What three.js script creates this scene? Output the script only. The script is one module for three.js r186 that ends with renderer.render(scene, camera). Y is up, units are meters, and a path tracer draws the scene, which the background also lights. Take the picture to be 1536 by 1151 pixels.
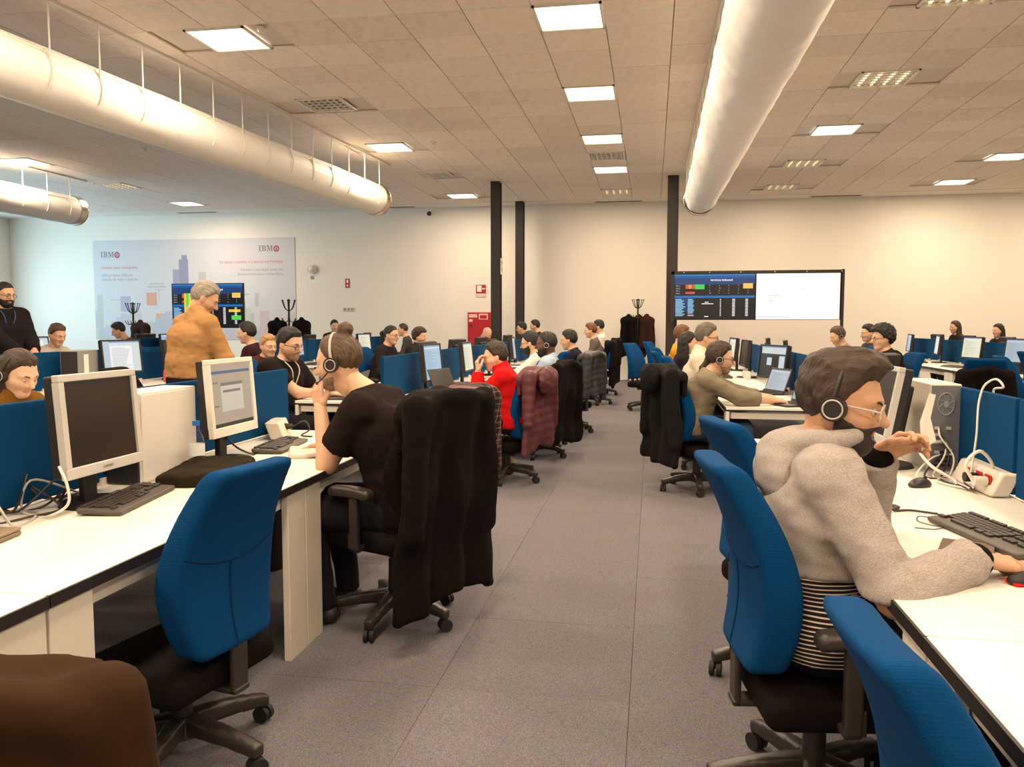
import * as THREE from 'three';
import { mergeGeometries, mergeVertices } from 'three/addons/utils/BufferGeometryUtils.js';
import { RoundedBoxGeometry } from 'three/addons/geometries/RoundedBoxGeometry.js';
import { RectAreaLightUniformsLib } from 'three/addons/lights/RectAreaLightUniformsLib.js';
import { ImprovedNoise } from 'three/addons/math/ImprovedNoise.js';

// ---------- camera, light, exposure ----------
RectAreaLightUniformsLib.init();
const scene = new THREE.Scene();
scene.background = new THREE.Color(0x9fb6c8);
const camera = new THREE.PerspectiveCamera(51.39, 1536 / 1151, 0.05, 80);
camera.position.set(0, 1.42, 0);
camera.rotation.set(-4.327 * Math.PI / 180, 9.931 * Math.PI / 180, 0, 'YXZ');
scene.add(camera);
const renderer = new THREE.WebGLRenderer({ antialias: true });
renderer.toneMapping = THREE.LinearToneMapping;
renderer.toneMappingExposure = 2.1;
renderer.shadowMap.enabled = true;
const PANEL_NITS = 40, TUBE_NITS = 20, WINDOW_NITS = 4.5;
const WARM = new THREE.Color().setRGB(1, 0.785, 0.56), COOL = new THREE.Color().setRGB(0.55, 0.85, 1);

// ---------- helpers ----------
const ni = g => g.index ? g.toNonIndexed() : g.clone();
let seed = 7;
const rnd = () => { seed = (seed * 1664525 + 1013904223) >>> 0; return seed / 4294967296; };
const noise = new ImprovedNoise();
const nz = (x, y, z) => noise.noise(x + 31.7, y + 17.3, z + 5.1);
const D = Math.PI / 180;
const V = (x, y, z) => new THREE.Vector3(x, y, z);
const lin = (r, g, b) => new THREE.Color().setRGB(r, g, b);
function mat(c, rough = 0.7, o = {}) { const q = { color: Array.isArray(c) ? lin(...c) : c, roughness: rough, ...o }; return rough > 0.84 ? new THREE.MeshPhysicalMaterial({ ...q, specularIntensity: 0.25 }) : new THREE.MeshStandardMaterial(q); }
const used = {};
function numbered(n) { const k = used[n] = (used[n] ?? -1) + 1; return k ? n + '_' + String(k).padStart(3, '0') : n; }
function shadow(o) { o.traverse(m => { if (m.isMesh) { m.castShadow = true; m.receiveShadow = true; } }); return o; }
function part(name, geo, m, parent, label) {
  const o = new THREE.Mesh(Array.isArray(geo) ? mergeGeometries(geo.map(g => g.index ? g.toNonIndexed() : g)) : geo, m);
  o.name = name; o.castShadow = o.receiveShadow = true; if (label) o.userData.label = label; parent.add(o); return o;
}
function thing(name, label, category, pos = [0, 0, 0], rotY = 0, group) {
  const g = new THREE.Group(); g.name = numbered(name); g.position.set(...pos); g.rotation.y = rotY;
  g.userData = { label, category }; if (group) g.userData.group = group; scene.add(g); return g;
}
function single(name, geo, m, label, category, pos = [0, 0, 0], rotY = 0, group) {
  const o = part(numbered(name), geo, m, scene); o.position.set(...pos); o.rotation.y = rotY;
  o.userData = { label, category }; if (group) o.userData.group = group; return o;
}
function struct(name, geo, m, parent = scene) { const o = part(name, geo, m, parent); if (parent === scene) o.userData.kind = 'structure'; return o; }
function copyOf(o, pos, rotY, label, group) {
  const c = o.clone(); c.name = numbered(o.name.replace(/_\d\d\d$/, '')); c.position.set(...pos); c.rotation.y = rotY;
  c.userData = { ...o.userData }; if (label) c.userData.label = label; if (group) c.userData.group = group; scene.add(c); return c;
}
function box(w, h, d, x = 0, y = 0, z = 0, r = 0) {
  const g = r ? new RoundedBoxGeometry(w, h, d, 2, Math.min(r, w / 2.01, h / 2.01, d / 2.01)) : new THREE.BoxGeometry(w, h, d);
  g.translate(x, y, z); return ni(g);
}
function cyl(r1, r2, h, x = 0, y = 0, z = 0, n = 20, axis = 'y') {
  const g = new THREE.CylinderGeometry(r1, r2, h, n); if (axis === 'x') g.rotateZ(Math.PI / 2); if (axis === 'z') g.rotateX(Math.PI / 2);
  g.translate(x, y, z); return ni(g);
}
function rod(a, b, r, n = 8) {
  const A = V(...a), B = V(...b), d = B.clone().sub(A), g = new THREE.CylinderGeometry(r, r, d.length(), n);
  g.applyQuaternion(new THREE.Quaternion().setFromUnitVectors(V(0, 1, 0), d.clone().normalize()));
  const m = A.add(B).multiplyScalar(0.5); g.translate(m.x, m.y, m.z); return ni(g);
}
function tube(pts, r, n = 6, seg = 0, closed = false) {
  const c = new THREE.CatmullRomCurve3(pts.map(p => V(...p)), closed);
  return new THREE.TubeGeometry(c, seg || pts.length * 6, r, n, closed).toNonIndexed();
}
function ball(r, x, y, z, sx = 1, sy = 1, sz = 1, n = 14) { const g = new THREE.SphereGeometry(r, n, n * 0.7 | 0); g.scale(sx, sy, sz); g.translate(x, y, z); return ni(g); }

// signed-distance mesher (naive surface nets with block skipping)
function sdfMesh(fn, lo, hi, cell, uv = 'xy', colour) {
  const B = 4, nx = Math.ceil((hi[0] - lo[0]) / cell / B) * B + 1, ny = Math.ceil((hi[1] - lo[1]) / cell / B) * B + 1, nzn = Math.ceil((hi[2] - lo[2]) / cell / B) * B + 1;
  const F = new Float32Array(nx * ny * nzn), S = nx * ny, bd = B * cell * 0.87 * 1.35 + cell * 0.5;
  for (let bz = 0; bz < nzn; bz += B) for (let by = 0; by < ny; by += B) for (let bx = 0; bx < nx; bx += B) {
    const c = fn(lo[0] + (bx + B / 2) * cell, lo[1] + (by + B / 2) * cell, lo[2] + (bz + B / 2) * cell), far = Math.abs(c) > bd;
    for (let k = bz; k < Math.min(bz + B, nzn); k++) for (let j = by; j < Math.min(by + B, ny); j++) for (let i = bx; i < Math.min(bx + B, nx); i++)
      F[i + j * nx + k * S] = far ? c : fn(lo[0] + i * cell, lo[1] + j * cell, lo[2] + k * cell);
  }
  const id = new Int32Array(F.length).fill(-1), P = [], I = [];
  const off = [0, 1, nx, nx + 1, S, S + 1, S + nx, S + nx + 1];
  const E = [[0, 1], [2, 3], [4, 5], [6, 7], [0, 2], [1, 3], [4, 6], [5, 7], [0, 4], [1, 5], [2, 6], [3, 7]];
  for (let k = 0; k < nzn - 1; k++) for (let j = 0; j < ny - 1; j++) for (let i = 0; i < nx - 1; i++) {
    const b = i + j * nx + k * S; let m = 0;
    for (let q = 0; q < 8; q++) if (F[b + off[q]] < 0) m |= 1 << q;
    if (m === 0 || m === 255) continue;
    let x = 0, y = 0, z = 0, n = 0;
    for (const [p, q] of E) {
      if (((m >> p) & 1) === ((m >> q) & 1)) continue;
      const fp = F[b + off[p]], fq = F[b + off[q]], t = fp / (fp - fq);
      x += (p & 1) + t * ((q & 1) - (p & 1)); y += ((p >> 1) & 1) + t * (((q >> 1) & 1) - ((p >> 1) & 1)); z += (p >> 2) + t * ((q >> 2) - (p >> 2)); n++;
    }
    id[b] = P.length / 3; P.push(lo[0] + (i + x / n) * cell, lo[1] + (j + y / n) * cell, lo[2] + (k + z / n) * cell);
  }
  const quad = (a, b, c, d, flip) => { if (a < 0 || b < 0 || c < 0 || d < 0) return; flip ? I.push(a, c, b, a, d, c) : I.push(a, b, c, a, c, d); };
  for (let k = 1; k < nzn - 1; k++) for (let j = 1; j < ny - 1; j++) for (let i = 1; i < nx - 1; i++) {
    const b = i + j * nx + k * S, s = F[b] < 0;
    if (s !== F[b + 1] < 0) quad(id[b - nx - S], id[b - S], id[b], id[b - nx], !s);
    if (s !== F[b + nx] < 0) quad(id[b - 1 - S], id[b - 1], id[b], id[b - S], !s);
    if (s !== F[b + S] < 0) quad(id[b - 1 - nx], id[b - nx], id[b], id[b - 1], !s);
  }
  const g = new THREE.BufferGeometry();
  g.setAttribute('position', new THREE.Float32BufferAttribute(P, 3)); g.setIndex(I); g.computeVertexNormals();
  const U = new Float32Array(P.length / 3 * 2), N = g.attributes.normal.array;
  for (let q = 0; q < P.length / 3; q++) {
    const x = P[q * 3], y = P[q * 3 + 1], z = P[q * 3 + 2];
    U[q * 2] = uv === 'zy' ? z : uv === 'xy' ? x : (x - z) * 0.8; U[q * 2 + 1] = y;
  }
  g.setAttribute('uv', new THREE.BufferAttribute(U, 2));
  if (colour) {
    const Cc = new Float32Array(P.length); for (let q = 0; q < P.length / 3; q++) { const c = colour(P[q * 3], P[q * 3 + 1], P[q * 3 + 2]); Cc[q * 3] = c[0]; Cc[q * 3 + 1] = c[1]; Cc[q * 3 + 2] = c[2]; }
    g.setAttribute('color', new THREE.BufferAttribute(Cc, 3));
  }
  return g;
}
const smin = (a, b, k) => { const h = Math.max(k - Math.abs(a - b), 0) / k; return Math.min(a, b) - h * h * k * 0.25; };
const smax = (a, b, k) => -smin(-a, -b, k);
// a tapered bone from a to b
function bone(a, b, ra, rb = ra) { const dx = b[0] - a[0], dy = b[1] - a[1], dz = b[2] - a[2]; return { a, dx, dy, dz, L: 1 / (dx * dx + dy * dy + dz * dz + 1e-9), ra, rb }; }
function boneD(o, x, y, z) {
  const px = x - o.a[0], py = y - o.a[1], pz = z - o.a[2]; let t = (px * o.dx + py * o.dy + pz * o.dz) * o.L; t = t < 0 ? 0 : t > 1 ? 1 : t;
  const qx = px - t * o.dx, qy = py - t * o.dy, qz = pz - t * o.dz; return Math.sqrt(qx * qx + qy * qy + qz * qz) - o.ra - t * (o.rb - o.ra);
}
function bonesD(list, x, y, z, k, grow = 0) { let d = 9; for (const o of list) d = smin(d, boneD(o, x, y, z) - grow, k); return d; }
const ell = (x, y, z, c, r) => { const a = (x - c[0]) / r[0], b = (y - c[1]) / r[1], e = (z - c[2]) / r[2], q = Math.sqrt(a * a + b * b + e * e); return (q - 1) * Math.min(r[0], r[1], r[2]) * (q < 1 ? 1 : 1); };
function boundsOf(list, pad) {
  const lo = [9, 9, 9], hi = [-9, -9, -9];
  for (const o of list) for (const p of [o.a, [o.a[0] + o.dx, o.a[1] + o.dy, o.a[2] + o.dz]]) for (let i = 0; i < 3; i++) { const r = Math.max(o.ra, o.rb) + pad; lo[i] = Math.min(lo[i], p[i] - r); hi[i] = Math.max(hi[i], p[i] + r); }
  return [lo, hi];
}

// ---------- textures ----------
function dataTex(n, f, srgb = true, rep = [1, 1]) {
  const a = new Uint8Array(n * n * 4);
  for (let j = 0; j < n; j++) for (let i = 0; i < n; i++) { const c = f(i, j); const o = (j * n + i) * 4; a[o] = c[0]; a[o + 1] = c[1]; a[o + 2] = c[2]; a[o + 3] = 255; }
  const t = new THREE.DataTexture(a, n, n); t.wrapS = t.wrapT = THREE.RepeatWrapping; t.magFilter = THREE.LinearFilter; t.minFilter = THREE.LinearMipmapLinearFilter; t.generateMipmaps = true;
  if (srgb) t.colorSpace = THREE.SRGBColorSpace; t.repeat.set(...rep); t.needsUpdate = true; return t;
}
function canvasTex(w, h, draw) {
  const c = document.createElement('canvas'); c.width = w; c.height = h; const x = c.getContext('2d'); draw(x, w, h);
  const t = new THREE.CanvasTexture(c); t.colorSpace = THREE.SRGBColorSpace; return t;
}
const weave = dataTex(128, (i, j) => { const v = 128 + 50 * Math.sin(i * Math.PI / 4) * Math.sin(j * Math.PI / 4) + (rnd() - 0.5) * 110; return [v, v, v]; }, false, [9, 9]);
const hairTex = dataTex(256, (i, j) => { const v = 190 + 60 * nz(i / 3, j / 60, 3) + 40 * nz(i / 1.3, j / 40, 7) + (rnd() - 0.5) * 30; return [v, v, v]; }, true, [5, 5]);
const mottle = dataTex(256, () => { const v = 215 + (rnd() - 0.5) * 50; return [v, v, v]; }, true, [3.2, 3.2]);
const carpetTex = dataTex(512, (i, j) => { const v = 205 + (rnd() - 0.5) * 100 + 14 * nz(i / 9, j / 9, 1); const b = (rnd() - 0.5) * 20; return [v + b, v - 2, v + 3 - b]; }, true, [1.2, 1.2]);
const carpetBump = dataTex(256, () => { const v = rnd() * 255; return [v, v, v]; }, false, [2.4, 2.4]);
const ceilTex = dataTex(512, (i, j) => { const v = 240 + (rnd() - 0.5) * 16 + 9 * nz(i / 60, j / 60, 2) - (rnd() < 0.02 ? 22 : 0); return [v, v - 1, v - 2]; }, true, [1.5, 1.5]);
// ---------- the room ----------
const M = {
  wall: mat([0.78, 0.73, 0.65], 0.85), ceil: mat([0.86, 0.76, 0.67], 0.9, { map: ceilTex }), grid: mat([0.62, 0.55, 0.48], 0.8),
  carpet: mat([0.255, 0.235, 0.265], 0.97, { map: carpetTex, bumpMap: carpetBump, bumpScale: 0.003 }),
  whiteLam: mat([0.78, 0.745, 0.66], 0.38), edge: mat([0.012, 0.008, 0.007], 0.5), whiteMetal: mat([0.66, 0.61, 0.52], 0.45),
  blue: mat([0.0, 0.043, 0.14], 0.92, { bumpMap: weave, bumpScale: 0.0008 }), divider: mat([0.0, 0.043, 0.125], 0.95, { bumpMap: weave, bumpScale: 0.0006 }),
  black: mat([0.012, 0.009, 0.008], 0.55), blackCloth: mat([0.0055, 0.0035, 0.0033], 0.95), plastic: mat([0.025, 0.019, 0.015], 0.42), rubber: mat([0.01, 0.009, 0.008], 0.7),
  chrome: mat([0.6, 0.56, 0.5], 0.2, { metalness: 1 }), silver: mat([0.50, 0.48, 0.45], 0.4, { metalness: 0.15 }), beige: mat([0.60, 0.55, 0.46], 0.5), grey: mat([0.25, 0.24, 0.22], 0.55),
  duct: mat([0.78, 0.74, 0.68], 0.6), ductMetal: mat([0.62, 0.52, 0.4], 0.22, { metalness: 1 }), steel: mat([0.016, 0.011, 0.009], 0.6),
  paper: mat([0.8, 0.77, 0.7], 0.9), red: mat([0.42, 0.005, 0.008], 0.5), frame: mat([0.7, 0.66, 0.58], 0.5),
};
const CEIL = 4.4, BACK = -20.3, LEFT = -18.2, RIGHT = 11.6, NEAR = 5;
const RX = (LEFT + RIGHT) / 2, RW = RIGHT - LEFT, RZ = (BACK + NEAR) / 2, RD = NEAR - BACK;
struct('floor', box(RW, 0.12, RD, RX, -0.075, RZ), M.carpet);
struct('wall_back', box(RW + 0.4, CEIL + 0.4, 0.2, RX, CEIL / 2, BACK - 0.1), M.wall);
struct('wall_right', box(0.2, CEIL + 0.4, RD, RIGHT + 0.1, CEIL / 2, RZ), M.wall);
struct('wall_near', box(RW + 0.4, CEIL + 0.4, 0.2, RX, CEIL / 2, NEAR + 0.1), M.wall);
// left wall with one long window that lets the cool daylight in
struct('wall_left', [box(0.2, 0.9, RD, LEFT - 0.1, 0.45, RZ), box(0.2, 1.3, RD, LEFT - 0.1, 4.05, RZ), box(0.2, 2.5, 1.3, LEFT - 0.1, 2.15, BACK + 0.65), box(0.2, 2.5, 15, LEFT - 0.1, 2.15, NEAR - 7.5)], M.wall);
{
  const z0 = BACK + 1.3, z1 = NEAR - 15, w = z1 - z0, g = new THREE.Group(); g.name = 'window_1'; g.userData.kind = 'structure'; scene.add(g);
  part('window_frame', [box(0.08, 0.07, w, LEFT - 0.1, 0.94, (z0 + z1) / 2), box(0.08, 0.07, w, LEFT - 0.1, 3.36, (z0 + z1) / 2), ...[0, 1, 2, 3, 4, 5].map(i => box(0.08, 2.4, 0.06, LEFT - 0.1, 2.15, z0 + w * i / 5))], M.frame, g);
  for (let i = 0; i < 5; i++) part('pane', box(0.008, 2.36, w / 5 - 0.06, LEFT - 0.1, 2.15, z0 + w * (i + 0.5) / 5), new THREE.MeshPhysicalMaterial({ color: 0xffffff, roughness: 0, transmission: 1, thickness: 0 }), g);
  const l = new THREE.RectAreaLight(COOL, WINDOW_NITS, w - 0.2, 2.3); l.position.set(LEFT + 0.03, 2.15, (z0 + z1) / 2); l.lookAt(0, 2.15, (z0 + z1) / 2); scene.add(l);
}
// carpet tiles
{
  const floor = scene.getObjectByName('floor'), g0 = new RoundedBoxGeometry(0.7488, 0.016, 0.7488, 1, 0.0015), list = [];
  const uvg = g0; { const p = uvg.attributes.position, u = uvg.attributes.uv; for (let i = 0; i < p.count; i++) u.setXY(i, p.getX(i), p.getZ(i)); }
  for (let i = -24; i <= 15; i++) for (let j = 6; j > -28; j--) { const x = -0.44 + i * 0.75, z = j * 0.75 - 0.3; if (x < LEFT + 0.3 || x > RIGHT - 0.3 || z < BACK + 0.3 || z > NEAR - 0.3) continue; const d = -z; const vis = d > 1.6 && Math.abs(x + 0.44) < 1.6 ? d : 40 + Math.hypot(x, z); list.push([x, z, vis]); }
  list.sort((a, b) => a[2] - b[2]);
  const rest = [], tones = [0.97, 1, 1.03].map(k => { const m = M.carpet.clone(); m.color.multiplyScalar(k); return m; });
  list.forEach(([x, z], i) => {
    const y = -0.0085 + (i % 3) * 0.0003;
    if (i < 260) { const o = part('carpet_tile', g0, tones[(i * 7 + (i >> 2)) % 3], floor); o.position.set(x, y, z); o.rotation.y = (i % 4) * Math.PI / 2; }
    else { const b = ni(g0); b.translate(x, y, z); rest.push(b); }
  });
  part('carpet_tiles', rest, M.carpet, floor).userData.kind = 'stuff';
}
// ceiling: slab, tiles in rows, perimeter border
const TX = 0.665, TZ = 0.664;
const LX = [-11.48, -7.9, -4.42, -0.83, 2.75, 6.25, 9.8], LZ = [-18.5, -15.87, -13.25, -10.63, -8.0, -5.35, -2.7, 0, 2.65];
const FIX = new Map();   // what sits in the ceiling grid: panel, tube (louvred), vent
const setFix = (i, j, k) => FIX.set(i + ',' + j, k);
for (const [i, s] of [[3, 'tPPPPPPPP'], [2, 'P.P.PPPPP'], [4, 'ttPttPtPP'], [5, 'PP.P.P.P.'], [0, 'PtP.P.P..'], [1, '......P.P'], [6, 'P.P.P.P..']]) [...s].forEach((c, j) => { if (c !== '.') setFix(i, j, c); });
const ceil = struct('ceiling', box(RW + 0.4, 0.15, RD + 0.4, RX, CEIL + 0.105, RZ), M.grid);
{
  const holes = []; const vents = [];
  FIX.forEach((k, key) => { const [i, j] = key.split(',').map(Number); holes.push([LX[i], LZ[j]]); });
  for (const [x, z] of [[-4.42, -10.55], [-4.33, -15.75], [-0.84, -14.57]]) { holes.push([x, z]); vents.push([x, z]); }
  const g0 = new RoundedBoxGeometry(TX - 0.008, 0.022, TZ - 0.003, 1, 0.003); { const p = g0.attributes.position, u = g0.attributes.uv; for (let i = 0; i < p.count; i++) u.setXY(i, p.getX(i), p.getZ(i)); }
  const list = [];
  for (let i = -27; i <= 19; i++) for (let j = 6; j >= -30; j--) {
    const x = -0.83 + i * TX, z = -8.0 + (j + 12 - 12) * TZ + 0 * TZ; if (x < LEFT + 0.3 || x > RIGHT - 0.3 || z < BACK + 0.75 || z > NEAR - 0.3) continue;
    if (holes.some(([a, b]) => Math.abs(a - x) < 0.45 && Math.abs(b - z) < 0.36)) continue;
    const seen = z < -5 && x > -z * -0.95 && x < -z * 0.52; list.push([x, z, seen ? Math.hypot(x, z + 1) : 60 + Math.hypot(x, z)]);
  }
  // second half of the grid behind the first row of lights
  for (let i = -27; i <= 19; i++) for (let j = 7; j <= 19; j++) { const x = -0.83 + i * TX, z = -8 + j * TZ; if (x < LEFT + 0.3 || x > RIGHT - 0.3 || z > NEAR - 0.3) continue; if (holes.some(([a, b]) => Math.abs(a - x) < 0.45 && Math.abs(b - z) < 0.36)) continue; list.push([x, z, z < -5.5 ? Math.hypot(x, z) : 80]); }
  list.sort((a, b) => a[2] - b[2]);
  const tones = [0.95, 1, 1.04].map(k => { const m = M.ceil.clone(); m.color.multiplyScalar(k); return m; }), rest = [];
  list.forEach(([x, z], i) => {
    const y = CEIL + 0.012 + (i * 37 % 5) * 0.0006;
    if (i < 300) { const o = part('ceiling_tile', g0, tones[(i * 11 + (i >> 3)) % 3], ceil); o.position.set(x, y, z); }
    else { const b = ni(g0); b.translate(x, y, z); rest.push(b); }
  });
  part('ceiling_tiles', rest, M.ceil, ceil).userData.kind = 'stuff';
  part('ceiling_border', [box(RW, 0.02, 0.62, RX, CEIL + 0.012, BACK + 0.31), box(0.5, 0.02, RD, LEFT + 0.25, CEIL + 0.013, RZ), box(0.5, 0.02, RD, RIGHT - 0.25, CEIL + 0.013, RZ)], M.wall, ceil);
  // air grilles set in the grid
  vents.forEach(([x, z], n) => {
    const t = thing('ceiling_vent', ['square louvred air grille in the ceiling between two light panels over the plain duct', 'square air grille in the ceiling near the black column beside the duct mouth', 'square air grille directly behind a bright panel in the middle light row'][n], 'vent', [x, CEIL, z]);
    part('frame', [box(0.64, 0.014, 0.03, 0, -0.004, 0.31), box(0.64, 0.014, 0.03, 0, -0.004, -0.31), box(0.03, 0.014, 0.64, 0.31, -0.004, 0), box(0.03, 0.014, 0.64, -0.31, -0.004, 0)], M.frame, t);
    part('backing', box(0.62, 0.004, 0.62, 0, 0.02, 0), M.black, t);
    for (let k = 0; k < 5; k++) part('slat', box(0.6, 0.02, 0.012, 0, 0.004, -0.24 + k * 0.12), M.frame, t);
    for (let k = 0; k < 7; k++) part('blade', box(0.012, 0.02, 0.6, -0.26 + k * 0.087, 0.006, 0), M.frame, t);
  });
  // linear slot diffusers in the border
  for (const [x, l] of [[-12.1, 'long slot diffuser in the ceiling border above the printed wall panel'], [-6.6, 'long slot diffuser in the ceiling border behind the plain duct mouth'], [-0.85, 'long slot diffuser in the ceiling border between the two black columns'], [4.2, 'long slot diffuser in the ceiling border above the video wall']]) {
    const t = thing('slot_diffuser', l, 'vent', [x, CEIL, BACK + 0.33]);
    part('frame', box(1.15, 0.012, 0.16, 0, -0.004, 0), M.beige, t); for (const s of [-1, 0, 1]) part('slot', box(1.1, 0.006, 0.022, 0, -0.0095, s * 0.045), M.edge, t);
  }
}
// lights
const glowPanel = new THREE.MeshStandardMaterial({ color: 0xffffff, emissive: lin(1, 0.93, 0.8), emissiveIntensity: 0.9, roughness: 0.6 });
const glowTube = new THREE.MeshStandardMaterial({ color: 0xffffff, emissive: lin(1, 0.78, 0.45), emissiveIntensity: 0.85, roughness: 0.6 });
const PANEL_LABEL = 'bright square LED panel set flush in the tiled ceiling', TUBE_LABEL = 'louvred fluorescent ceiling light with a warm yellowish glow';
FIX.forEach((k, key) => {
  const [i, j] = key.split(',').map(Number), x = LX[i], z = LZ[j];
  const t = thing(k === 'P' ? 'light_panel' : 'fluorescent_light', k === 'P' ? PANEL_LABEL : TUBE_LABEL, 'ceiling light', [x, CEIL, z], 0, k === 'P' ? 'square LED ceiling panels' : 'louvred fluorescent ceiling lights');
  const w = 0.66, fr = [box(w, 0.02, 0.025, 0, -0.004, w / 2 - 0.0125), box(w, 0.02, 0.025, 0, -0.004, -w / 2 + 0.0125), box(0.025, 0.02, w, w / 2 - 0.0125, -0.004, 0), box(0.025, 0.02, w, -w / 2 + 0.0125, -0.004, 0)];
  part('frame', fr, M.frame, t);
  if (k === 'P') part('diffuser', box(0.61, 0.008, 0.61, 0, 0, 0), glowPanel, t);
  else {
    part('reflector', box(0.61, 0.006, 0.61, 0, 0.026, 0), M.frame, t);
    for (let q = 0; q < 4; q++) part('tube', cyl(0.013, 0.013, 0.58, -0.225 + q * 0.15, 0.01, 0, 10, 'z'), glowTube, t);
    for (let q = 0; q < 3; q++) part('louvre', box(0.006, 0.03, 0.6, -0.15 + q * 0.15, -0.001, 0), M.beige, t);
    for (let q = 0; q < 6; q++) part('louvre', box(0.6, 0.012, 0.004, 0, -0.008, -0.25 + q * 0.1), M.beige, t);
  }
  const l = new THREE.RectAreaLight(WARM, k === 'P' ? PANEL_NITS : TUBE_NITS, 0.6, 0.6); l.position.set(0, -0.022, 0); l.rotation.x = -Math.PI / 2; t.add(l);
});
// smoke detectors and small ceiling items
for (const [x, z, l] of [[-3.93, -7.75, 'round white smoke detector beside the LED panel nearest the plain duct'], [-3.6, -13.0, 'round smoke detector beside the LED panel before the black column'], [-8.6, -12.6, 'round smoke detector beyond the long duct'], [0.86, -8.1, 'round smoke detector beside the ribbed duct'], [5.6, -13.5, 'round smoke detector over the far right desks']]) {
  const t = thing('smoke_detector', l, 'detector', [x, CEIL, z]); part('base', cyl(0.055, 0.055, 0.02, 0, -0.008, 0), M.frame, t); part('head', cyl(0.04, 0.03, 0.03, 0, -0.032, 0), M.frame, t);
}
// ducts
function duct(label, x, y, r, z0, z1, wrinkle, ringEvery, hang, turn = 0, taper = 0) {
  const t = thing('air_duct', label, 'duct', [x, y, 0], turn), n = 40, m = Math.round((z0 - z1) / 0.08), P = [], I = [];
  for (let j = 0; j <= m; j++) for (let i = 0; i <= n; i++) {
    const a = i / n * Math.PI * 2, z = z0 + (z1 - z0) * j / m, rr = r + taper * (z - z1) + wrinkle * (nz(Math.cos(a) * 2.2, Math.sin(a) * 2.2, z * 2.5) + 0.5 * nz(Math.cos(a) * 6, Math.sin(a) * 6, z * 5)) - (ringEvery ? 0.016 * Math.exp(-(((z / ringEvery % 1 + 1) % 1 - 0.5) ** 2) * 90) : 0);
    P.push(Math.cos(a) * rr, Math.sin(a) * rr, z);
  }
  for (let j = 0; j < m; j++) for (let i = 0; i < n; i++) { const a = j * (n + 1) + i; I.push(a, a + 1, a + n + 1, a + 1, a + n + 2, a + n + 1); }
  const g = new THREE.BufferGeometry(); g.setAttribute('position', new THREE.Float32BufferAttribute(P, 3)); g.setIndex(I); g.computeVertexNormals();
  part('sleeve', g, new THREE.MeshStandardMaterial({ color: M.duct.color, roughness: 0.6, side: THREE.DoubleSide }), t);
  part('end_disc', cyl(r * 0.98, r * 0.98, 0.01, 0, 0, z1 + 0.02, 40, 'z'), M.duct, t);
  part('end_collar', [new THREE.TorusGeometry(r + 0.004, 0.014, 12, 48).translate(0, 0, z1).toNonIndexed(), new THREE.CylinderGeometry(r + 0.012, r + 0.012, 0.16, 40, 1, true).rotateX(Math.PI / 2).translate(0, 0, z1 + 0.1).toNonIndexed()], M.ductMetal, t, 'shiny metal end collar');
  part('seam_line', [box(0.01, 0.012, z0 - z1, r * 0.82, r * 0.6, (z0 + z1) / 2), box(0.01, 0.012, z0 - z1, -r * 0.82, r * 0.6, (z0 + z1) / 2)], M.frame, t);
  part('ceiling_rail', box(0.03, 0.03, z0 - z1, hang * r * 0.95, CEIL - y - 0.015, (z0 + z1) / 2), M.frame, t);
  for (let z = z1 + 0.5; z < z0; z += 0.62) part('hanger', [rod([hang * r * 0.95, CEIL - y, z], [hang * r * 0.95, r * 0.3, z], 0.009, 6), new THREE.TorusGeometry(r + 0.008, 0.007, 6, 30, Math.PI * 0.42).rotateZ(hang > 0 ? -0.55 : Math.PI - 0.78).translate(0, 0, z).toNonIndexed()], M.frame, t);
}
duct('long white fabric air duct with closely spaced hanger straps over the left desks', -6.3, 3.75, 0.285, 3, -14.7, 0.006, 0, 1, -0.0774);
duct('white ribbed air duct hanging above the aisle near the video wall', 0.88, 3.8, 0.295, 3, -16, 0.012, 0.62, -1, 0, 0.008);
duct('air duct ending in a shiny metal collar at the far left', -12.0, 3.78, 0.29, 3, -15.2, 0.006, 0, 1);
// columns
for (const [x, z, w, l] of [[-3.29, -16.85, 0.2, 'black steel column beside the red fire cabinet'], [-3.24, -19.65, 0.2, 'black steel column standing close to the back wall'], [0.39, -16.8, 0.22, 'black steel column at the end of the video wall']]) {
  const t = thing('steel_column', l, 'column', [x, 0, z]);
  part('flange', [box(w, CEIL, 0.02, 0, CEIL / 2, w / 2), box(w, CEIL, 0.02, 0, CEIL / 2, -w / 2)], M.steel, t); part('web', box(0.03, CEIL, w, 0, CEIL / 2, 0), M.steel, t); part('base_plate', box(w + 0.1, 0.015, w + 0.1, 0, 0.008, 0), M.steel, t);
}
// ---------- desks ----------
const DESK = 0.745;
function makeDesk() {   // local: front edge at +z side 0.8 deep; 1.5 wide along x; users sit at +z
  const t = new THREE.Group();
  part('worktop', box(1.494, 0.022, 0.794, 0, DESK - 0.011, -0.4, 0.002), M.whiteLam, t);
  part('edge_band', [box(1.496, 0.032, 0.012, 0, DESK - 0.0175, -0.002), box(1.49, 0.012, 0.78, 0, DESK - 0.028, -0.4)], M.edge, t, 'black edge strip');
  part('beam', [box(1.4, 0.06, 0.04, 0, DESK - 0.066, -0.06), box(1.4, 0.06, 0.04, 0, DESK - 0.066, -0.72)], M.whiteMetal, t);
  for (const s of [-1, 1]) part('leg', [box(0.06, DESK - 0.036, 0.022, s * 0.66, (DESK - 0.036) / 2, -0.03, 0.003), box(0.16, DESK - 0.036, 0.03, s * 0.665, (DESK - 0.036) / 2, -0.02, 0.003), box(0.05, 0.05, 0.7, s * 0.7, DESK - 0.07, -0.4)], M.whiteMetal, t);
  return t;
}
const deskProto = makeDesk(); shadow(deskProto);
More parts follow.
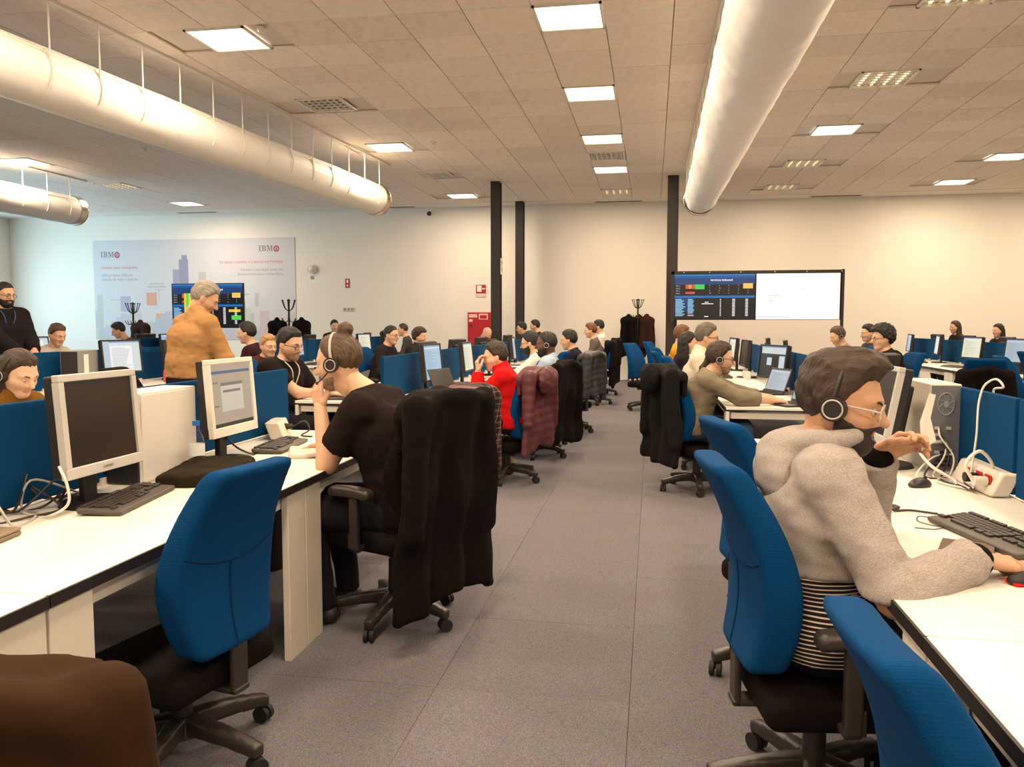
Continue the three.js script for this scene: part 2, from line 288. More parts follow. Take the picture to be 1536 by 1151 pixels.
// benches: columns of facing desks either side of a blue divider. ax = aisle x, dir = +1 when the bench extends to +x
const COLS = { L1: [-1.47, -1], L2: [-5.13, -1], L3: [-8.79, -1], L4: [-12.45, -1], R1: [0.59, 1], R2: [4.25, 1], R3: [7.91, 1] };
const DESKPOS = [];
function bench(col, zStart, n, where, each, divs = true) {
  const [ax, dir] = COLS[col];
  for (let k = 0; k < n; k++) {
    const zc = zStart - 0.75 - 1.5 * k;
    for (const side of [0, 1]) {
      const d = deskProto.clone(); d.name = numbered('bench_desk'); scene.add(d);
      d.position.set(side ? ax + dir * 1.6 : ax, 0, zc); d.rotation.y = (side ? 1 : -1) * dir * Math.PI / 2;
      d.userData = { label: 'white desk ' + where + (side ? ', far side' : ', aisle side') + (each ? ', ' + each[k] : ''), category: 'desk', group: 'white bench desks ' + where };
    }
    if (divs) {
      const t = thing('desk_divider', 'blue fabric divider panel ' + where + (each ? ', ' + each[k] : ''), 'divider', [ax + dir * 0.8, DESK, zc], 0, 'blue divider panels ' + where);
      part('panel', box(0.03, 0.375, 1.47, 0, 0.2, 0, 0.006), M.divider, t); part('foot', [box(0.05, 0.03, 0.06, 0, 0.015, 0.5), box(0.05, 0.03, 0.06, 0, 0.015, -0.5)], M.whiteMetal, t);
    }
  }
}
bench('L1', -0.21, 3, 'of the front left bench', ['beside the brown coat', 'at the silver monitor', 'at the man with bun']);
bench('L1', -6.5, 4, 'of the bench with the red-sweater worker');
bench('L1', -13.2, 2, 'of the far left-aisle bench');
bench('L2', -5.2, 3, 'of the bench with the desk phones');
bench('L2', -11.6, 4, 'of the bench near the coat racks');
bench('L3', -7.2, 3, 'of the bench by the standing jacketed man');
bench('L3', -13.6, 1, 'of the bench before the printed wall panel');
bench('R1', -0.31, 3, 'of the front right bench', ['at its empty front end', 'at the hoodie man', 'at the beige tower']);
bench('R1', -6.6, 4, 'of the bench in front of the video wall');
bench('R2', -4.6, 3, 'of the bench behind the beige computer');
bench('R2', -11, 4, 'of the far right bench by the back wall');
bench('R3', -9, 4, 'of the bench furthest to the right');

// ---------- office chairs ----------
const backSDF = (x, y, z) => {
  const y0 = 0.5, y1 = 1.1, t = Math.min(1, Math.max(0, (y - y0) / (y1 - y0)));
  const hw = 0.165 + 0.06 * Math.sin(Math.min(1, t / 0.45) * Math.PI / 2) - 0.055 * Math.max(0, (t - 0.45) / 0.55) ** 1.3;
  const zc = -0.2 + 0.05 * Math.sin(t * Math.PI * 0.95) - 0.13 * t * t - 0.35 * x * x * -1;
  const qx = Math.abs(x) - hw + 0.035, qy = Math.abs(y - (y0 + y1) / 2) - (y1 - y0) / 2 + 0.035, qz = Math.abs(z - zc) - (0.018 + 0.012 * (1 - t)) + 0.0;
  return Math.hypot(Math.max(qx, 0), Math.max(qy, 0), Math.max(qz, 0)) + Math.min(Math.max(qx, qy, qz), 0) - 0.028;
};
const backGeo = sdfMesh(backSDF, [-0.3, 0.42, -0.45], [0.3, 1.18, 0], 0.0115, 'xy');
const seatGeo = sdfMesh((x, y, z) => { const qx = Math.abs(x) - 0.2, qy = Math.abs(y - 0.425 + 0.25 * Math.max(0, z - 0.14) ** 1.5) - 0.012, qz = Math.abs(z - 0.02) - 0.19; return Math.hypot(Math.max(qx, 0), Math.max(qy, 0), Math.max(qz, 0)) + Math.min(Math.max(qx, qy, qz), 0) - 0.036; }, [-0.3, 0.34, -0.28], [0.3, 0.5, 0.32], 0.014, 'xy');
const padGeo = sdfMesh((x, y, z) => { const zz = z - 0.02, qx = Math.abs(x) - 0.012, qy = Math.abs(y - 0.665 + 0.5 * zz * zz) - 0.004, qz = Math.abs(zz) - 0.1; return Math.hypot(Math.max(qx, 0), Math.max(qy, 0), Math.max(qz, 0)) - 0.022; }, [-0.06, 0.6, -0.18], [0.06, 0.72, 0.2], 0.009, 'xy');
function legGeo(a) {
  const c = Math.cos(a), s = Math.sin(a), g = sdfMesh((x, y, z) => { const t = Math.min(1, Math.max(0, x / 0.3)); const yc = 0.115 - 0.035 * t * t, qy = Math.abs(y - yc) - (0.026 - 0.012 * t), qz = Math.abs(z) - (0.022 - 0.006 * t), qx = Math.abs(x - 0.155) - 0.15; return Math.hypot(Math.max(qx, 0), Math.max(qy, 0), Math.max(qz, 0)) + Math.min(Math.max(qx, qy, qz), 0) - 0.008; }, [-0.03, 0.04, -0.06], [0.34, 0.18, 0.06], 0.011, 'xy');
  return g.rotateY(a);
}
const legGeos = [0, 1, 2, 3, 4].map(k => legGeo(k * Math.PI * 0.4 + 0.3));
const seamMat = mat([0.002, 0.02, 0.07], 0.9);
function surfZ(x, y) { let z = -0.5; while (backSDF(x, y, z) > 0.001 && z < 0) z += Math.max(0.001, backSDF(x, y, z) * 0.6); return z; }
const seamGeo = (() => {
  const a = [], b = []; for (let y = 0.515; y < 0.79; y += 0.03) a.push([0.02, y, surfZ(0.02, y) - 0.0005]);
  for (let x = -0.19; x < 0.2; x += 0.03) { const y = 0.79 - 1.9 * (0.04 - x * x) * 0.6 + 0.045; b.push([x, y, surfZ(x, y) - 0.0005]); }
  return mergeGeometries([tube(a, 0.0028, 5), tube(b, 0.002, 5)]);
})();
function makeChair(arms = true, backMat = M.blue) {
  const t = new THREE.Group();
  const back = part('backrest', backGeo, backMat, t, backMat === M.blue ? 'blue fabric backrest' : undefined); if (backMat === M.blue) part('seam', seamGeo, seamMat, back);
  part('seat', seatGeo, M.blackCloth, t, 'black padded seat');
  part('back_bracket', [box(0.07, 0.16, 0.02, 0, 0.44, -0.235, 0.008), box(0.07, 0.02, 0.22, 0, 0.37, -0.14, 0.008)], M.plastic, t);
  part('mechanism', [box(0.14, 0.05, 0.22, 0, 0.355, 0, 0.01), cyl(0.022, 0.026, 0.06, 0.17, 0.385, 0.06, 12, 'x'), rod([0.07, 0.39, 0.05], [0.22, 0.385, 0.07], 0.007)], M.plastic, t);
  part('gas_column', [cyl(0.016, 0.016, 0.14, 0, 0.34, 0), ], M.chrome, t); part('column_cover', cyl(0.03, 0.036, 0.2, 0, 0.2, 0), M.plastic, t); part('hub', cyl(0.05, 0.055, 0.07, 0, 0.11, 0), M.plastic, t);
  for (let k = 0; k < 5; k++) {
    const a = k * Math.PI * 0.4 + 0.3, l = part('leg', legGeos[k], M.plastic, t), x = Math.cos(a) * 0.3, z = -Math.sin(a) * 0.3;
    const c = [cyl(0.029, 0.029, 0.018, 0, 0.03, 0.014, 16, 'z'), cyl(0.029, 0.029, 0.018, 0, 0.03, -0.014, 16, 'z'), cyl(0.008, 0.008, 0.05, 0, 0.055, 0, 8)];
    part('caster', c.map(g => g.rotateY(a * 1.7).translate(x, 0, z)), M.rubber, l);
  }
  if (arms) for (const s of [-1, 1]) { const p = part('armrest', padGeo, M.plastic, t); p.position.x = s * 0.275; part('arm_post', [box(0.03, 0.25, 0.05, 0, 0.53, 0, 0.01), box(0.12, 0.025, 0.05, -s * 0.05, 0.41, 0, 0.008), box(0.022, 0.07, 0.03, 0, 0.44, 0.02, 0.006)], M.plastic, p); }
  return t;
}
const chairArms = makeChair(true), chairPlain = makeChair(false), chairDark = makeChair(true, M.blackCloth);
function chair(x, z, deg, label, proto = chairArms, drop = 0, group) {   // deg: facing direction, 0 = +z, 90 = +x
  const c = proto.clone(); c.name = numbered('office_chair'); c.position.set(x, 0, z); c.rotation.y = deg * D; c.userData = { label, category: 'chair' }; if (group) c.userData.group = group;
  if (drop) c.children.forEach(o => { if (!/leg|hub|column_cover/.test(o.name)) o.position.y -= drop; });
  scene.add(c); return c;
}
// coat laid over a chair back, local to the chair (user faces +z)
function drape(name, label, m, x, z, deg, o = {}) {
  const top = (o.top ?? 1.12), bot = o.bot ?? 0.45, w = o.w ?? 0.25, f = o.fold ?? 0.018, sd = o.seed ?? 1, flare = o.flare ?? 0.05, sl = o.sleeve ?? 0.5, puff = o.puff ?? 0;
  const sleeves = sl ? [bone([-w + 0.02, top - 0.06, -0.34], [-w - 0.03, top - sl, -0.33], 0.06, 0.045), bone([w - 0.02, top - 0.06, -0.34], [w + 0.03, top - sl * 0.92, -0.36], 0.06, 0.045)] : [];
  const fn = (x, y, z) => {
    const tp = top - 1.3 * x * x, t = (tp - y) / (tp - bot), ww = w * (0.82 + 0.25 * Math.min(1, Math.max(0, t) * 4)) + flare * t, zr = -0.36 + 0.03 * Math.min(1, t * 2) + f * (Math.sin(x * 26 + sd * 2 + y * 2.5) + 1.3 * nz(x * 11 + sd, y * 3.5, sd * 3)) * Math.min(1, Math.max(0.15, t * 2)) + 0.03 * nz(x * 5, y * 3, sd);
    const pf = puff ? puff * 0.5 * Math.abs(Math.sin(y * 42 + x * 2)) : 0;
    const edge = bot + 0.11 * nz(x * 4 + sd, 0, 3) + (o.slant ?? 0) * x;
    let qx = Math.abs(x) - ww + 0.02, qy = Math.max(y - tp, edge - y) + 0.02, qz = Math.abs(z - zr) - 0.004 - pf;
    let d = Math.hypot(Math.max(qx, 0), Math.max(qy, 0), Math.max(qz, 0)) + Math.min(Math.max(qx, qy, qz), 0) - 0.022;
    // part folded over the top to the front
    const zf = -0.23 - 0.01 * Math.sin(x * 20 + sd); qx = Math.abs(x) - w * 0.85; qy = Math.abs(y - tp + 0.1 + 0.04 * nz(x * 7, sd, 1)) - 0.07; qz = Math.abs(z - zf) - 0.002;
    d = smin(d, Math.hypot(Math.max(qx, 0), Math.max(qy, 0), Math.max(qz, 0)) - 0.022, 0.03);
    qx = Math.abs(x) - w * 0.84; qy = Math.abs(y - tp + 0.015 + 0.016 * Math.sin(x * 17 + sd)) - 0.004; qz = Math.abs(z + 0.3) - 0.07;
    d = smin(d, Math.hypot(Math.max(qx, 0), Math.max(qy, 0), Math.max(qz, 0)) - 0.02, 0.05);
    if (sl) d = smin(d, bonesD(sleeves, x, y, z, 0.02, 0.004 * nz(x * 20, y * 26, z * 20) + pf * 0.6) , 0.035);
    return d;
  };
  const g = sdfMesh(fn, [-w - 0.2, Math.min(bot, top - sl) - 0.14, -0.52], [w + 0.2, top + 0.1, -0.1], o.cell ?? 0.015, 'mix');
  const t = thing(name, label, 'jacket', [x, 0, z], deg * D); part('body', g, m, t);
  if (o.collar) part('collar', sdfMesh((x, y, z) => { const a = Math.hypot(x / 1.3, z + 0.3) - 0.085; return Math.max(Math.abs(a) - 0.014, Math.abs(y - top - 0.015) - 0.03 + 0.4 * Math.abs(x)) ; }, [-0.2, top - 0.06, -0.48], [0.2, top + 0.09, -0.12], 0.011, 'mix'), m, t);
  if (o.hood) part('hood', sdfMesh((x, y, z) => ell(x, y, z, [0.02, top - 0.1, -0.42], [0.15, 0.13, 0.075]) + 0.008 * nz(x * 20, y * 20, z * 20), [-0.2, top - 0.28, -0.54], [0.22, top + 0.08, -0.3], 0.012, 'mix'), m, t);
  return t;
}

// ---------- screens ----------
function uiTex(kind) {
  return canvasTex(256, 200, (c, w, h) => {
    const bg = { off: '#0d0a08', doc: '#dfe6e8', blue: '#a9cbe6', tan: '#c9b49a', pale: '#f4efd2', teal: '#9fc6cc', dark: '#3a3733', win: '#b9c4cf' }[kind];
    c.fillStyle = bg; c.fillRect(0, 0, w, h); if (kind === 'off') return;
    c.fillStyle = kind === 'tan' ? '#5d6f8f' : '#8fa8c0'; c.fillRect(0, kind === 'tan' ? 22 : 0, w, 9); c.fillStyle = 'rgba(60,60,70,0.55)';
    if (kind === 'tan') { c.fillStyle = '#e8d9c4'; c.fillRect(60, 60, 140, 92); c.fillStyle = '#8c8478'; c.fillRect(60, 60, 140, 10); c.fillRect(72, 84, 112, 8); c.fillRect(14, 56, 30, 5); c.fillRect(14, 130, 30, 5); c.fillStyle = '#3c3228'; c.fillRect(0, 188, w, 12); }
    else if (kind === 'doc') { c.fillStyle = '#ffffff'; c.fillRect(50, 30, 150, 150); c.fillStyle = '#c4d4de'; c.fillRect(0, 0, 46, h); c.fillStyle = 'rgba(120,130,140,0.6)'; for (let i = 0; i < 16; i++) c.fillRect(60, 44 + i * 8, 90 + (i * 37 % 40), 2.4); }
    else if (kind === 'dark') { c.fillStyle = '#d9e0e0'; c.fillRect(10, 8, 236, 40); c.fillRect(70, 74, 48, 50); c.fillStyle = '#14100e'; c.fillRect(120, 60, 60, 120); c.fillStyle = '#cfe0e6'; c.fillRect(190, 60, 52, 120); }
    else { c.fillStyle = 'rgba(70,90,110,0.45)'; for (let i = 0; i < 18; i++) c.fillRect(14 + (i % 4 === 0 ? 0 : 12), 26 + i * 9, 60 + (i * 53 % 120), 2.4); c.fillStyle = 'rgba(255,255,255,0.5)'; c.fillRect(0, 10, w, 9); }
  });
}
const SCREENS = {};
for (const k of ['off', 'doc', 'blue', 'tan', 'pale', 'teal', 'dark', 'win']) { const t = uiTex(k); SCREENS[k] = k === 'off' ? new THREE.MeshStandardMaterial({ color: lin(0.016, 0.011, 0.008), roughness: 0.32 }) : new THREE.MeshStandardMaterial({ color: 0x050505, roughness: 0.4, emissive: 0xffffff, emissiveMap: t, emissiveIntensity: k === 'tan' ? 0.36 : 0.42 }); }
function monitor(x, z, deg, label, o = {}) {   // faces +z at deg 0
  const w = o.w ?? 0.5, h = o.h ?? 0.32, lift = o.lift ?? 0.12, b = o.bezel ?? 0.018, fm = o.frame ?? M.black, bm = o.back ?? M.black, y = (o.y ?? DESK), dp = o.depth ?? 0.045;
  const t = thing('monitor', label, 'monitor', [x, y, z], deg * D, o.group);
  const head = new THREE.Group(); head.name = 'display'; head.position.set(0, lift + h / 2, 0); head.rotation.x = -(o.tilt ?? 6) * D; if (o.roll) head.rotation.z = o.roll * D; t.add(head);
  const low = o.chin ?? b;
  part('bezel', [box(w, b, 0.028, 0, h / 2 - b / 2, 0.004, 0.004), box(w, low, 0.028, 0, -h / 2 + low / 2, 0.004, 0.004), box(b, h - b - low, 0.027, w / 2 - b / 2, (low - b) / 2, 0.004), box(b, h - b - low, 0.027, -w / 2 + b / 2, (low - b) / 2, 0.004)], fm, head);
  part('housing', [box(w - 0.006, h - 0.006, dp * 0.6, 0, 0, -dp * 0.3 - 0.006, 0.008), box(w * 0.7, h * 0.65, dp, 0, -0.01, -dp * 0.75, 0.015)], bm, head);
  const s = part('screen', new THREE.PlaneGeometry(w - 2 * b, h - b - low).translate(0, (low - b) / 2, 0.0085), SCREENS[o.screen ?? 'off'], head);
  if (o.brand) { const tx = canvasTex(256, 48, (c, W, H) => { c.fillStyle = '#8f8a84'; c.fillRect(0, 0, W, H); c.fillStyle = '#2a2522'; c.font = 'bold 34px sans-serif'; c.textAlign = 'center'; c.fillText(o.brand, W / 2, 36); }); part('maker_mark', new THREE.PlaneGeometry(0.055, 0.0103).translate(0, -h / 2 + low / 2, 0.0195), new THREE.MeshStandardMaterial({ map: tx, roughness: 0.5 }), head); }
  part('stand_neck', box(0.07, lift + h * 0.4, 0.03, 0, (lift + h * 0.4) / 2, -0.06, 0.008), o.stand ?? bm, t);
  part('stand_base', [cyl(0.115, 0.125, 0.016, 0, 0.008, -0.03, 32)], o.stand ?? bm, t);
  return t;
}
const deckGeo = new RoundedBoxGeometry(0.36, 0.018, 0.25, 2, 0.006), lapKeys = [];
for (let r = 0; r < 5; r++) for (let c = 0; c < 13; c++) lapKeys.push(box(0.02, 0.003, 0.018, -0.144 + c * 0.024, 0.0195, -0.075 + r * 0.024));
const lapKeyGeo = mergeGeometries(lapKeys);
function laptop(x, z, deg, label, screen = 'off', open = 105, y = DESK) {   // faces +z: screen visible from +z
  const t = thing('laptop', label, 'laptop', [x, y, z], deg * D);
  part('deck', deckGeo.clone().translate(0, 0.009, 0), M.plastic, t); part('keys', lapKeyGeo, M.rubber, t);
  const lid = new THREE.Group(); lid.name = 'lid'; lid.position.set(0, 0.016, -0.122); lid.rotation.x = -(open - 90) * D; t.add(lid);
  part('lid_shell', box(0.36, 0.24, 0.01, 0, 0.12, 0, 0.004), M.plastic, lid); part('screen', new THREE.PlaneGeometry(0.33, 0.2).translate(0, 0.122, 0.0056), SCREENS[screen], lid);
  return t;
}
const keyGeo = new RoundedBoxGeometry(0.0162, 0.009, 0.0162, 1, 0.002), keyWide = new RoundedBoxGeometry(0.034, 0.009, 0.0162, 1, 0.002), keySpace = new RoundedBoxGeometry(0.11, 0.009, 0.0162, 1, 0.002);
function keyboard(x, z, deg, label, detail, y = DESK) {   // front edge towards +z
  const t = thing('keyboard', label, 'keyboard', [x, y, z], deg * D), km = M.plastic;
  part('case', sdfMesh((a, b, c) => { const qx = Math.abs(a) - 0.222, qy = Math.abs(b - 0.014 + c * 0.06) - 0.004, qz = Math.abs(c) - 0.075; return Math.hypot(Math.max(qx, 0), Math.max(qy, 0), Math.max(qz, 0)) + Math.min(Math.max(qx, qy, qz), 0) - 0.007; }, [-0.25, -0.01, -0.1], [0.25, 0.05, 0.1], 0.009, 'xy'), mat([0.07, 0.058, 0.045], 0.5), t);
  part('foot', [box(0.02, 0.02, 0.01, -0.18, 0.008, -0.07), box(0.02, 0.02, 0.01, 0.18, 0.008, -0.07)], M.plastic, t);
  const all = [];
  const put = (g, X, Z) => { const Y = 0.025 - Z * 0.06 + 0.003; if (detail) { const k = part('key', g, km, t); k.position.set(X, Y, Z); k.rotation.x = 0.06; } else all.push((g.index ? g.toNonIndexed() : g.clone()).translate(X, Y, Z)); };
  for (let c = 0; c < 13; c++) put(keyGeo, -0.208 + c * 0.0195 + (c > 0 ? 0.012 * (((c - 1) / 4) | 0) : 0), -0.062);
  for (let r = 0; r < 4; r++) { for (let c = 0; c < 13; c++) put(keyGeo, -0.205 + r * 0.005 + c * 0.0192, -0.036 + r * 0.0195); put(keyWide, 0.062 - 0.003 * r, -0.036 + r * 0.0195); }
  put(keyWide, -0.198, 0.042); put(keySpace, -0.09, 0.042); put(keyWide, 0.0, 0.042); put(keyWide, 0.045, 0.042);
  for (let r = 0; r < 4; r++) for (let c = 0; c < 3; c++) { if (r !== 2) put(keyGeo, 0.097 + c * 0.0185, -0.036 + r * 0.0195); put(keyGeo, 0.165 + c * 0.019, -0.036 + r * 0.0195); }
  if (!detail) part('keys', mergeGeometries(all), km, t);
  return t;
}
function mouse(x, z, deg, label, m = M.plastic, y = DESK) {
  const t = thing('mouse', label, 'mouse', [x, y, z], deg * D);
  part('shell', sdfMesh((a, b, c) => Math.max(ell(a, b, c, [0, 0.004, 0], [0.031, 0.034, 0.058]), 0.002 - b), [-0.05, -0.01, -0.08], [0.05, 0.06, 0.08], 0.006), m, t); part('wheel', cyl(0.009, 0.009, 0.006, 0, 0.034, -0.028, 12, 'x'), M.rubber, t); return t;
}
function cable(name, label, pts, r, m, group) { return single(name, tube(pts, r, 6, pts.length * 8), m, label, 'cable', [0, 0, 0], 0, group); }
// ---------- people ----------
const NEARH = 0.0042, MIDH = 0.0065, FARH = 0.011;
function headD(x, y, z) {
  const ax = Math.abs(x);
  let d = ell(x, y, z, [0, 0.03, -0.012], [0.076, 0.092, 0.097]);
  d = smin(d, ell(x, y, z, [0, -0.035, 0.022], [0.06, 0.08, 0.07]), 0.04);
  d = smin(d, boneD(JAW, ax, y, z), 0.03); d = smin(d, boneD(CHIN, ax, y, z), 0.025);
  d = smin(d, boneD(BROW, ax, y, z), 0.02); d = smin(d, boneD(CHEEK, ax, y, z), 0.03);
  d = smax(d, -(Math.hypot(ax - 0.032, y + 0.001, z - 0.105) - 0.021), 0.014);
  d = smin(d, boneD(NOSE, x, y, z), 0.014); d = smin(d, boneD(WING, ax, y, z), 0.008);
  d = smin(d, boneD(LIPU, ax, y, z), 0.006); d = smin(d, boneD(LIPL, ax, y, z), 0.006);
  const ex = (ax - 0.081 - 0.25 * Math.max(0, -z - 0.005)) / 0.008, ey = (y + 0.012) / 0.033, ez = (z + 0.012) / 0.021, q = Math.sqrt(ex * ex + ey * ey + ez * ez);
  d = smin(d, (q - 1) * 0.009, 0.008);
  return smin(d, boneD(NECK, x, y, z), 0.03);
}
const JAW = bone([0.05, -0.045, 0.0], [0.022, -0.092, 0.052], 0.02, 0.018), CHIN = bone([0, -0.098, 0.064], [0.012, -0.098, 0.062], 0.02, 0.018), BROW = bone([0.012, 0.02, 0.083], [0.045, 0.02, 0.066], 0.011, 0.01), CHEEK = bone([0.042, -0.03, 0.058], [0.05, -0.028, 0.03], 0.018, 0.02);
const NOSE = bone([0, 0.008, 0.087], [0, -0.029, 0.113], 0.009, 0.0125), WING = bone([0.012, -0.034, 0.094], [0.013, -0.034, 0.09], 0.0075), LIPU = bone([0, -0.057, 0.0905], [0.02, -0.06, 0.08], 0.0062, 0.004), LIPL = bone([0, -0.067, 0.0885], [0.018, -0.064, 0.08], 0.007, 0.004), NECK = bone([0, -0.06, -0.022], [0, -0.115, -0.028], 0.053, 0.054);
const hairline = z => z > 0.055 ? 0.075 : z > 0.02 ? 0.02 + (z - 0.02) / 0.035 * 0.055 : z > -0.02 ? -0.035 + (z + 0.02) / 0.04 * 0.055 : z > -0.06 ? -0.09 + (z + 0.06) / 0.04 * 0.055 : -0.09;
function hairD(style, x, y, z) {
  const ax = Math.abs(x), up = Math.max(0, Math.min(1, (y - 0.05) / 0.06)), fr = Math.max(0, Math.min(1, (z + 0.01) / 0.07));
  const strand = 0.0055 * nz(x * 62, y * 20, z * 20) + 0.0025 * nz(x * 130, y * 45, z * 45);
  let th = 0.013 + 0.007 * up;
  if (style === 'quiff') th = 0.013 + 0.026 * up * (0.35 + 0.65 * fr) + 0.006 * nz(x * 30, y * 30, z * 18);
  if (style === 'bun' || style === 'ponytail') th = 0.008;
  if (style === 'buzz') th = 0.0045;
  if (style === 'curly') th = 0.036 + 0.013 * nz(x * 38, y * 38, z * 38);
  if (style === 'long') th = 0.014;
  const L0 = hairline(z), rp = Math.max(0.1, Math.min(1, (y - L0 + 0.004) / (style === 'curly' ? 0.02 : 0.045)));
  let d = ell(x, y, z, [0, 0.03, -0.012], [0.077, 0.093, 0.098]) * 1.12 - th * rp - strand, L = hairline(z) + (style === 'curly' && z < 0.03 ? -0.02 : 0) + 0.012 * nz(x * 55, 1, z * 55);
  d = smax(d, (L - y) * 0.75, 0.008);
  if (style === 'bun') d = smin(d, Math.hypot(x * 1.05, y - 0.136, z + 0.066) - 0.036 + 0.004 * nz(x * 60, y * 60, z * 60), 0.014);
  if (style === 'ponytail') { d = smin(d, boneD(PT1, x, y, z) + strand, 0.02); d = smin(d, boneD(PT2, x, y, z) + strand, 0.02); }
  if (style === 'lowtail') { d = smin(d, boneD(PT3, x, y, z) + strand, 0.02); d = smin(d, boneD(PT4, x, y, z) + strand, 0.02); }
  if (style === 'long') { d = smin(d, boneD(LG1, ax, y, z) + strand * 1.5, 0.03); d = smin(d, boneD(LG2, ax, y, z) + strand, 0.03); }
  return d;
}
const PT1 = bone([0, 0.05, -0.1], [0, 0.0, -0.15], 0.022, 0.028), PT2 = bone([0, 0.0, -0.15], [0, -0.16, -0.13], 0.028, 0.014), PT3 = bone([0, -0.03, -0.1], [0, -0.1, -0.125], 0.024, 0.026), PT4 = bone([0, -0.1, -0.125], [0, -0.38, -0.17], 0.024, 0.014), LG1 = bone([0.062, 0.0, -0.02], [0.072, -0.17, -0.01], 0.028, 0.03), LG2 = bone([0.03, -0.02, -0.07], [0.04, -0.2, -0.07], 0.05, 0.04);
function beardD(full, x, y, z) {
  const ax = Math.abs(x); let d = smin(boneD(JAW, ax, y, z), boneD(CHIN, ax, y, z), 0.03); d = smin(d, ell(x, y, z, [0, -0.035, 0.022], [0.06, 0.08, 0.07]), 0.03);
  d -= (full ? 0.011 : 0.0025) + (full ? 0.003 : 0.0006) * nz(x * 80, y * 60, z * 80);
  const topLine = -0.045 + 0.05 * Math.max(0, Math.min(1, (0.05 - z) / 0.05));
  d = smax(d, (y - topLine) * 0.8, 0.006); d = smax(d, -(z + 0.0) * 0.9, 0.006); d = smax(d, y - 0.02, 0.004);
  d = smax(d, -(Math.hypot(x / 1.7, (y + 0.062) * 1.35, z - 0.097) - 0.0205), 0.005);
  return smin(d, boneD(MOUST, ax, y, z) + 0.002 * nz(x * 90, y * 90, 2), 0.006);
}
const MOUST = bone([0, -0.046, 0.0935], [0.026, -0.056, 0.08], 0.0065, 0.006);
const cache = {};
const cached = (k, f) => cache[k] ?? (cache[k] = f());
const whiteCol = g => { const n = g.attributes.position.count; g.setAttribute('color', new THREE.BufferAttribute(new Float32Array(n * 3).fill(1), 3)); return g; };
const headGeo = cell => cached('head' + cell, () => sdfMesh(headD, [-0.11, -0.26, -0.13], [0.11, 0.14, 0.13], cell, 'xy', (x, y, z) => z > 0.07 && y < -0.05 && y > -0.072 && Math.abs(x) < 0.024 ? [0.86, 0.62, 0.6] : [1, 1, 1]));
const hairGeo = (st, cell) => cached('hair' + st + cell, () => sdfMesh((x, y, z) => hairD(st, x, y, z), [-0.15, st === 'lowtail' ? -0.42 : st === 'long' || st === 'ponytail' ? -0.27 : -0.12, -0.21], [0.15, 0.2, 0.16], cell));
const beardGeo = (full, cell) => cached('beard' + full + cell, () => sdfMesh((x, y, z) => beardD(full, x, y, z), [-0.09, -0.15, -0.03], [0.09, 0.03, 0.12], cell));
function handBones(w, dir, pn, side, curl, pinch = 0) {   // w wrist, dir along the palm, pn out of the back of the hand, side +1 thumb on cross side
  const d = V(...dir).normalize(), n = V(...pn); n.sub(d.clone().multiplyScalar(n.dot(d))).normalize(); const s = d.clone().cross(n).multiplyScalar(side), W = V(...w);
  const at = (a, b, c) => W.clone().addScaledVector(d, a).addScaledVector(s, b).addScaledVector(n, c), A = v => [v.x, v.y, v.z], out = [];
  for (let i = 0; i < 4; i++) out.push(bone(A(at(0.005, (1.5 - i) * 0.011, 0)), A(at(0.085, (1.5 - i) * 0.0195, 0)), 0.016, 0.0125));
  [[0.042, 0.026, 0.02], [0.046, 0.03, 0.022], [0.043, 0.028, 0.021], [0.033, 0.022, 0.018]].forEach((ls, i) => {
    let p = at(0.086, (1.5 - i) * 0.0205, 0), a = curl * (0.5 + 0.12 * i) + (pinch && i === 0 ? 0.35 : 0); let r = 0.0098;
    for (const l of ls) { const q = p.clone().addScaledVector(d, Math.cos(a) * l).addScaledVector(n, -Math.sin(a) * l).addScaledVector(s, (1.5 - i) * 0.0025); out.push(bone(A(p), A(q), r, r - 0.001)); p = q; r -= 0.001; a += curl * (0.75 - 0.04 * i); }
  });
  const t0 = at(0.02, 0.026, -0.004), t1 = at(0.055, 0.05 - 0.012 * curl, -0.014 - 0.012 * curl), t2 = at(0.085, 0.056 - 0.026 * curl, -0.022 - 0.02 * curl), t3 = at(0.107, 0.054 - 0.03 * curl, -0.028 - 0.028 * curl);
  out.push(bone(A(t0), A(t1), 0.017, 0.0125), bone(A(t1), A(t2), 0.0115, 0.0105), bone(A(t2), A(t3), 0.0105, 0.009));
  return out;
}
function elbowOf(S, W, l1, l2, pole) {
  const d = W.clone().sub(S); let L = d.length(); const mx = (l1 + l2) * 0.985; if (L > mx) { W.copy(S).addScaledVector(d, mx / L); L = mx; }
  d.normalize(); const a = (l1 * l1 - l2 * l2 + L * L) / (2 * L), hh = Math.sqrt(Math.max(0, l1 * l1 - a * a)), p = pole.clone().addScaledVector(d, -pole.dot(d)).normalize();
  return S.clone().addScaledVector(d, a).addScaledVector(p, hh);
}
const SKIN = { light: [0.60, 0.35, 0.22], tan: [0.50, 0.27, 0.155], pale: [0.66, 0.42, 0.28], dark: [0.11, 0.05, 0.026] };
const HAIR = { black: [0.010, 0.0065, 0.005], brown: [0.045, 0.022, 0.011], mid: [0.10, 0.052, 0.026], blond: [0.48, 0.27, 0.1], grey: [0.36, 0.31, 0.25], salt: [0.14, 0.115, 0.09], red: [0.17, 0.06, 0.02] };
const matCache = {};
const cm = (c, r = 0.92, o) => matCache[c + '|' + r] ?? (matCache[c + '|' + r] = mat(c, r, o));
const hm2 = c => matCache['h' + c] ?? (matCache['h' + c] = mat(c.map(v => v * 1.5), 0.62, { map: hairTex, bumpMap: hairTex, bumpScale: 0.003 }));
const skinMat = c => matCache['s' + c] ?? (matCache['s' + c] = mat(c, 0.55, { vertexColors: true }));
